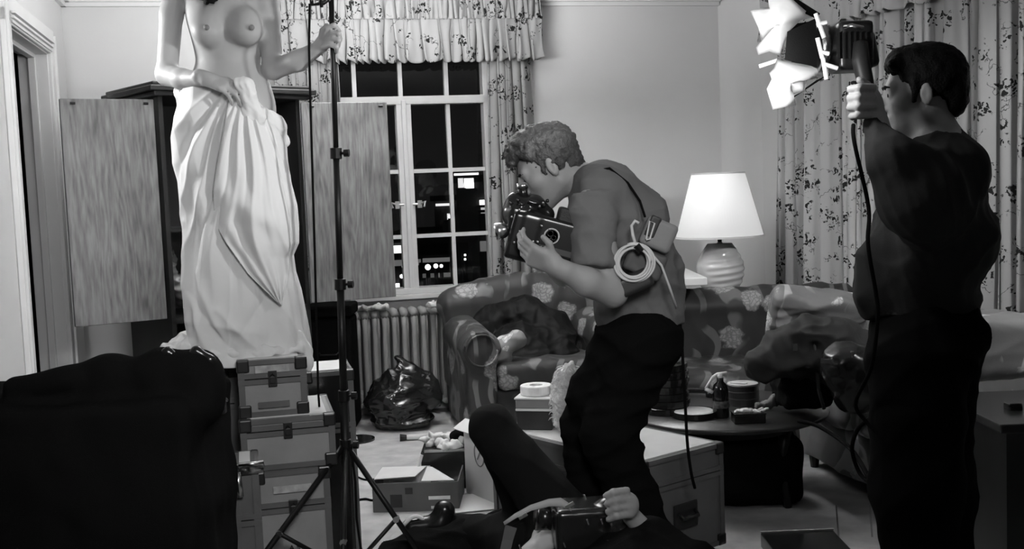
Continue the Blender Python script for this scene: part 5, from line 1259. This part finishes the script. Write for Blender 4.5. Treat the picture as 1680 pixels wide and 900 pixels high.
# hand-held light --------------------------------------------------------
hl = thing('movie_light', G(1405, 130, -.12), 'glaring hand-held movie light with barn doors and white diffusion at upper right', 'light')
Gd = lambda px, py, d=0: P(px, py, 3.1+d)
s = SDF(.01).rbox(Gd(1395, 78), (.036, .05, .055), .012).cap(Gd(1372, 78), Gd(1352, 78), .05, .062).cap(Gd(1425, 60), Gd(1432, 100), .018)
sbuild('lamp_housing', s, BLKM, hl, h=.006)
mb = MB()
for k in range(7): mb.box(Gd(1376+9*k, 78-3, -.065), (.003, .012, .07))
build('cooling_fin', mb, BLKM, hl)
build('handle', MB().tube([Gd(1412, 70, -.07), Gd(1412, 100, -.08), Gd(1420, 135, -.09), Gd(1424, 200, -.08)], [.02, .024, .022, .018], 12), mat('handle_grey', .02, .5), hl, smooth=True)
build('bracket', MB().tube([Gd(1386, 44, -.07), Gd(1398, 42, -.09), Gd(1416, 46, -.09)], .006, 8), CHR, hl, smooth=True)
mb = MB().lathe([(.058, 0), (.068, .0), (.07, .02), (.06, .024), (.056, .016), (.058, 0)], Gd(1352, 78), 32, Matrix.Rotation(-PI/2, 3, 'Y'))
build('rim_ring', mb, CHR, hl, smooth=True)
build('glowing_lens', MB().lathe([(0, 0), (.054, 0), (.052, .008), (0, .014)], Gd(1351, 78), 32, Matrix.Rotation(-PI/2, 3, 'Y')), mat('lamp_glow', 1, .5, emit=60), hl)
M_GEL = bpy.data.materials.new('diffusion_paper'); M_GEL.use_nodes = True; nt = M_GEL.node_tree; nt.nodes.remove(nt.nodes['Principled BSDF'])
df = nd(nt, 'BsdfDiffuse'); df.inputs[0].default_value = (.85, .85, .85, 1); tl = nd(nt, 'BsdfTranslucent'); tl.inputs[0].default_value = (.9, .9, .9, 1); mx_ = nd(nt, 'MixShader'); mx_.inputs[0].default_value = .55
nt.links.new(df.outputs[0], mx_.inputs[1]); nt.links.new(tl.outputs[0], mx_.inputs[2]); nt.links.new(mx_.outputs[0], nt.nodes['Material Output'].inputs[0])
def paper(name, outline, m, Y0, slope, amp=.008, th=.0015, bulge=.02):
    """a curled sheet bounded by an outline; leans in depth"""
    cx = sum(p[0] for p in outline)/len(outline); cy = sum(p[1] for p in outline)/len(outline); n = len(outline); vs = []; fs = []
    rings = 7
    for i in range(rings+1):
        t = i/rings
        for k, (x, y) in enumerate(outline):
            X, Y_ = cx+(x-cx)*t, cy+(y-cy)*t
            d = slope[0]*(X-cx)+slope[1]*(Y_-cy)+amp*math.sin(X*.21+Y_*.17)*t-bulge*(1-t*t)
            vs.append(P(X, Y_, Y0+d))
    for i in range(rings):
        for k in range(n): fs.append((i*n+k, i*n+(k+1) % n, (i+1)*n+(k+1) % n, (i+1)*n+k))
    return build(name, MB().add(vs, fs), m, hl, smooth=True, solid=th)
paper('diffusion_sheet', [(1231, 18), (1246, 14), (1262, 12), (1258, -14), (1290, -10), (1310, 8), (1334, 28), (1312, 34), (1294, 52), (1286, 68), (1280, 92), (1262, 84), (1244, 90), (1240, 78), (1250, 70), (1244, 45)], M_GEL, 3.06, (.0006, .0006))
paper('diffusion_sheet', [(1275, 98), (1320, 106), (1350, 110), (1350, 126), (1326, 124), (1320, 148), (1296, 160), (1306, 172), (1285, 176), (1268, 180), (1258, 146), (1266, 130), (1262, 120), (1270, 112)], M_GEL, 3.06, (.0006, -.0006))
paper('diffusion_sheet', [(1244, 106), (1275, 96), (1272, 103), (1246, 112)], M_GEL, 3.05, (0, 0), .002, bulge=0)
def door_(name, pts, Y0, Y1): 
    a = [P(x, y, Y0) for x, y in pts[:2]]+[P(x, y, Y1) for x, y in pts[2:]]
    c = MB().add(a, [(0, 1, 2, 3)]); return build(name, c, BLK, hl, solid=.003)
door_('barn_door', [(1338, 30), (1340, 110), (1288, 98), (1292, 52)], 3.03, 2.98)
door_('barn_door', [(1338, 34), (1342, 108), (1300, 120), (1296, 40)], 3.17, 3.26)
door_('barn_door', [(1338, 30), (1345, 22), (1298, -8), (1286, 6)], 3.04, 3.16)
door_('barn_door', [(1352, 126), (1340, 132), (1292, 166), (1300, 160)], 3.04, 3.16)
mb = MB()
for (x, y, x2, y2) in ((1338, 22, 1352, 62), (1341, 62, 1349, 95), (1345, 85, 1360, 88), (1350, 95, 1356, 130), (1340, 40, 1356, 36), (1352, 105, 1374, 112)): mb.tube([Gd(x, y, -.075), Gd(x2, y2, -.075)], .006, 8)
build('clip', mb, M_TAPE, hl)
lamp('handheld_glow', 'POINT', Gd(1290, 96, -.24), None, 4.5, .03)

# ---------------------------------------------------------------- person lying on the floor with a camera
YP = 4.15
K = lambda px, py, dy=0: P(px, py, YP+dy)
S = SDF(.03)
hip = P(950, 890, 3.65)
knee = P(806, 700, 3.86); ank = P(892, 925, 4.02)
S.chain([hip, knee], [.085, .055]).chain([knee, ank], [.055, .035]).cap(ank, ank+V(-.12, .0, -.03), .035, .025)
ch = V(.36, 3.2, .30); sh_ = V(.40, 3.0, .31)
S.ell(hip, (.15, .15, .11)).ell((hip+ch)/2, (.15, .2, .1)).ell(ch, (.17, .18, .12)).cap(ch, sh_, .12, .09)
hh_, hA_ = head(S, V(.42, 2.76, .30), V(-.1, .6, .80), V(.1, -.8, .55), .98, sh_, .055)
# arms
w1 = P(1036, 846, 3.2)
S.chain([ch+V(.17, -.05, .03), V(w1.x+.16, 3.22, .28), w1], [.05, .043, .028], k=.02)
w2 = P(868, 908, 3.3)
S.chain([ch+V(-.17, -.05, .02), V(w2.x+.08, 3.02, .26), w2], [.05, .045, .028], k=.02)
hand(S, w1, V(-.1, -.1, 1), V(.75, -.55, .2), 1, curls=[(20, 60, 50)]*4, sc=.9) if False else None
for i in range(4):                                                   # fingers closed over the camera top
    y0_ = 806+13*i; a, b, c_ = P(1028+2*i, y0_-2, 3.16), P(1006+2*i, y0_+1, 3.135), P(994+1.5*i, y0_+7, 3.15)
    S.chain([a, b, c_], [.0118, .0115, .010], k=.003)
S.ell(P(1030, 828, 3.18), (.034, .03, .04), k=.015)
hand(S, w2, V(.75, .1, .5), V(-.3, -.6, .75), -1, curls=[(15, 25, 20), (30, 30, 20), (38, 30, 20), (45, 30, 20)], tcurl=.2)
# second leg stretched along the floor to the left
k2, a2 = P(835, 884, 3.97), P(745, 868, 4.22)
S.chain([hip+V(-.05, -.1, -.02), k2, a2], [.08, .06, .04])
ly = sbuild('person', S, M_SKIN, h=.007, label='person in black lying on the floor with one knee raised, filming with a camera', cat='person')
H = SDF(.02); H.ell(hh_(0, -.03, .045), (.088, .105, .09), hA_).ell(hh_(0, -.07, -.02), (.06, .045, .07), hA_); H.ell(hh_(0, .1, .02), (.066, .05, .05), hA_, k=.01, op=-1)
sbuild('hair', H, M_HAIRD, ly, h=.008, disp=folds(.004, (60, 60, 60), 10)); eyeparts(hh_, hA_, ly)
Tr = SDF(.04)
M_CORD = mat('dark_trousers', .006, .9, .1)
Tr.chain([hip+V(-.0, 0, .02), knee], [.115, .08], k=.04).chain([knee, ank+V(-.01, 0, .03)], [.075, .06], k=.04).ell(hip, (.17, .17, .12)).chain([hip+V(-.05, -.12, -.02), k2, a2], [.11, .09, .07])
sbuild('trousers', Tr, M_CORD, ly, h=.009, disp=folds(.006, (12, 12, 12), 71, .3))
T = SDF(.04); T.ell((hip+ch)/2, (.18, .24, .125)).ell(ch, (.2, .22, .15)).cap(ch, sh_, .14, .12).cap(ch+V(.17, -.05, .03), V(w1.x+.16, 3.22, .28), .075, .06).cap(V(w1.x+.16, 3.22, .28), w1.lerp(V(w1.x+.16, 3.22, .28), .3), .06, .048).chain([ch+V(-.17, -.05, .02), V(w2.x+.08, 3.02, .26), w2.lerp(V(w2.x+.08, 3.02, .26), .25)], [.075, .06, .045])
sbuild('jacket', T, BLK, ly, h=.010, disp=folds(.007, (14, 14, 14), 72, .3))
def shoe(px, py, d, sock=True, rz=0):
    c = K(px, py, d); s = SDF(.02).cap(c+V(.05, 0, .0), c+V(-.06, -.01, -.005), .04, .036).cap(c+V(.05, 0, .0), c+V(.07, .01, .05), .04, .042)
    sbuild('shoe', s, BLKP, ly, h=.006)
    if sock: build('sock', MB().tube([c+V(-.085+.01*k, -.035+.002*k, .012+.03*math.sin(PI*k/9)) for k in range(10)], .008, 8), M_TAPE, ly, smooth=True, label='white sock band')
shoe(700, 860, .02)
sh2 = SDF(.03).chain([K(635, 912, -.1), K(685, 898, -.08), K(760, 890, -.05), K(840, 868, 0)], [.05, .065, .08, .085]); sbuild('dark_bag', sh2, BLK, h=.01, disp=folds(.008, (16, 16, 16), 73, .3), label='soft black bag lying under the stretched leg at the bottom edge', cat='bag')
# camera held by the lying person
cm_ = thing('film_camera', P(975, 860, 2.870), 'black camera with pale strap held by the person lying on the floor', 'camera')
Ra = Matrix.Rotation(.25, 3, 'Y')
s = SDF(.01).rbox(P(965, 860, 3.290), (.09, .06, .05), .02, axz(.1)).cap(P(1000, 840, 3.270), P(1020, 880, 3.250), .05, .055).cap(P(905, 850, 3.290), P(950, 858, 3.290), .035, .04)
sbuild('camera_body', s, BLKP, cm_, h=.006)
build('lens', MB().tube([P(905, 850, 3.290), P(880, 848, 3.280)], [.036, .04], 20), BLKP, cm_, smooth=True)
build('lens_tube', MB().tube([P(1008, 850, 3.250), P(1034, 905, 3.230)], [.042, .05], 18), BLKP, cm_, smooth=True)
st = [(826, 858), (845, 844), (870, 830), (900, 820), (920, 818), (935, 828)]
vs = []
for i, (x, y) in enumerate(st):
    wd_ = [5, 7, 9, 12, 14, 12][i]; vs += [P(x, y-2, 3.200), P(x+2, y+wd_-2, 3.190)]
build('strap', MB().add(vs, [(2*i, 2*i+1, 2*i+3, 2*i+2) for i in range(5)]), mat('strap_pale', .3, .7), cm_, smooth=True, solid=.003)
vs = [P(829, 860, 3.200), P(848, 866, 3.200), P(842, 885, 3.190), P(824, 885, 3.190), P(838, 902, 3.180), P(820, 902, 3.180)]
build('strap_end', MB().add(vs, [(0, 1, 2, 3), (3, 2, 4, 5)]), mat('strap_grey', .06, .6), cm_, solid=.003)
mb = MB()
for (x, y) in ((858, 846), (935, 828)): mb.box(P(x, y, 3.180), (.028, .006, .012), Matrix.Rotation(-.5, 3, 'Y'))
build('buckle', mb, CHR, cm_, bevel=.001)
mb = MB()
for (x, y) in ((958, 815), (963, 856), (986, 855), (925, 893), (997, 889), (1020, 839), (852, 897)): mb.tube([P(x, y-4, 3.170), P(x+3, y+4, 3.170)], .003, 6)
build('metal_stud', mb, CHR, cm_)
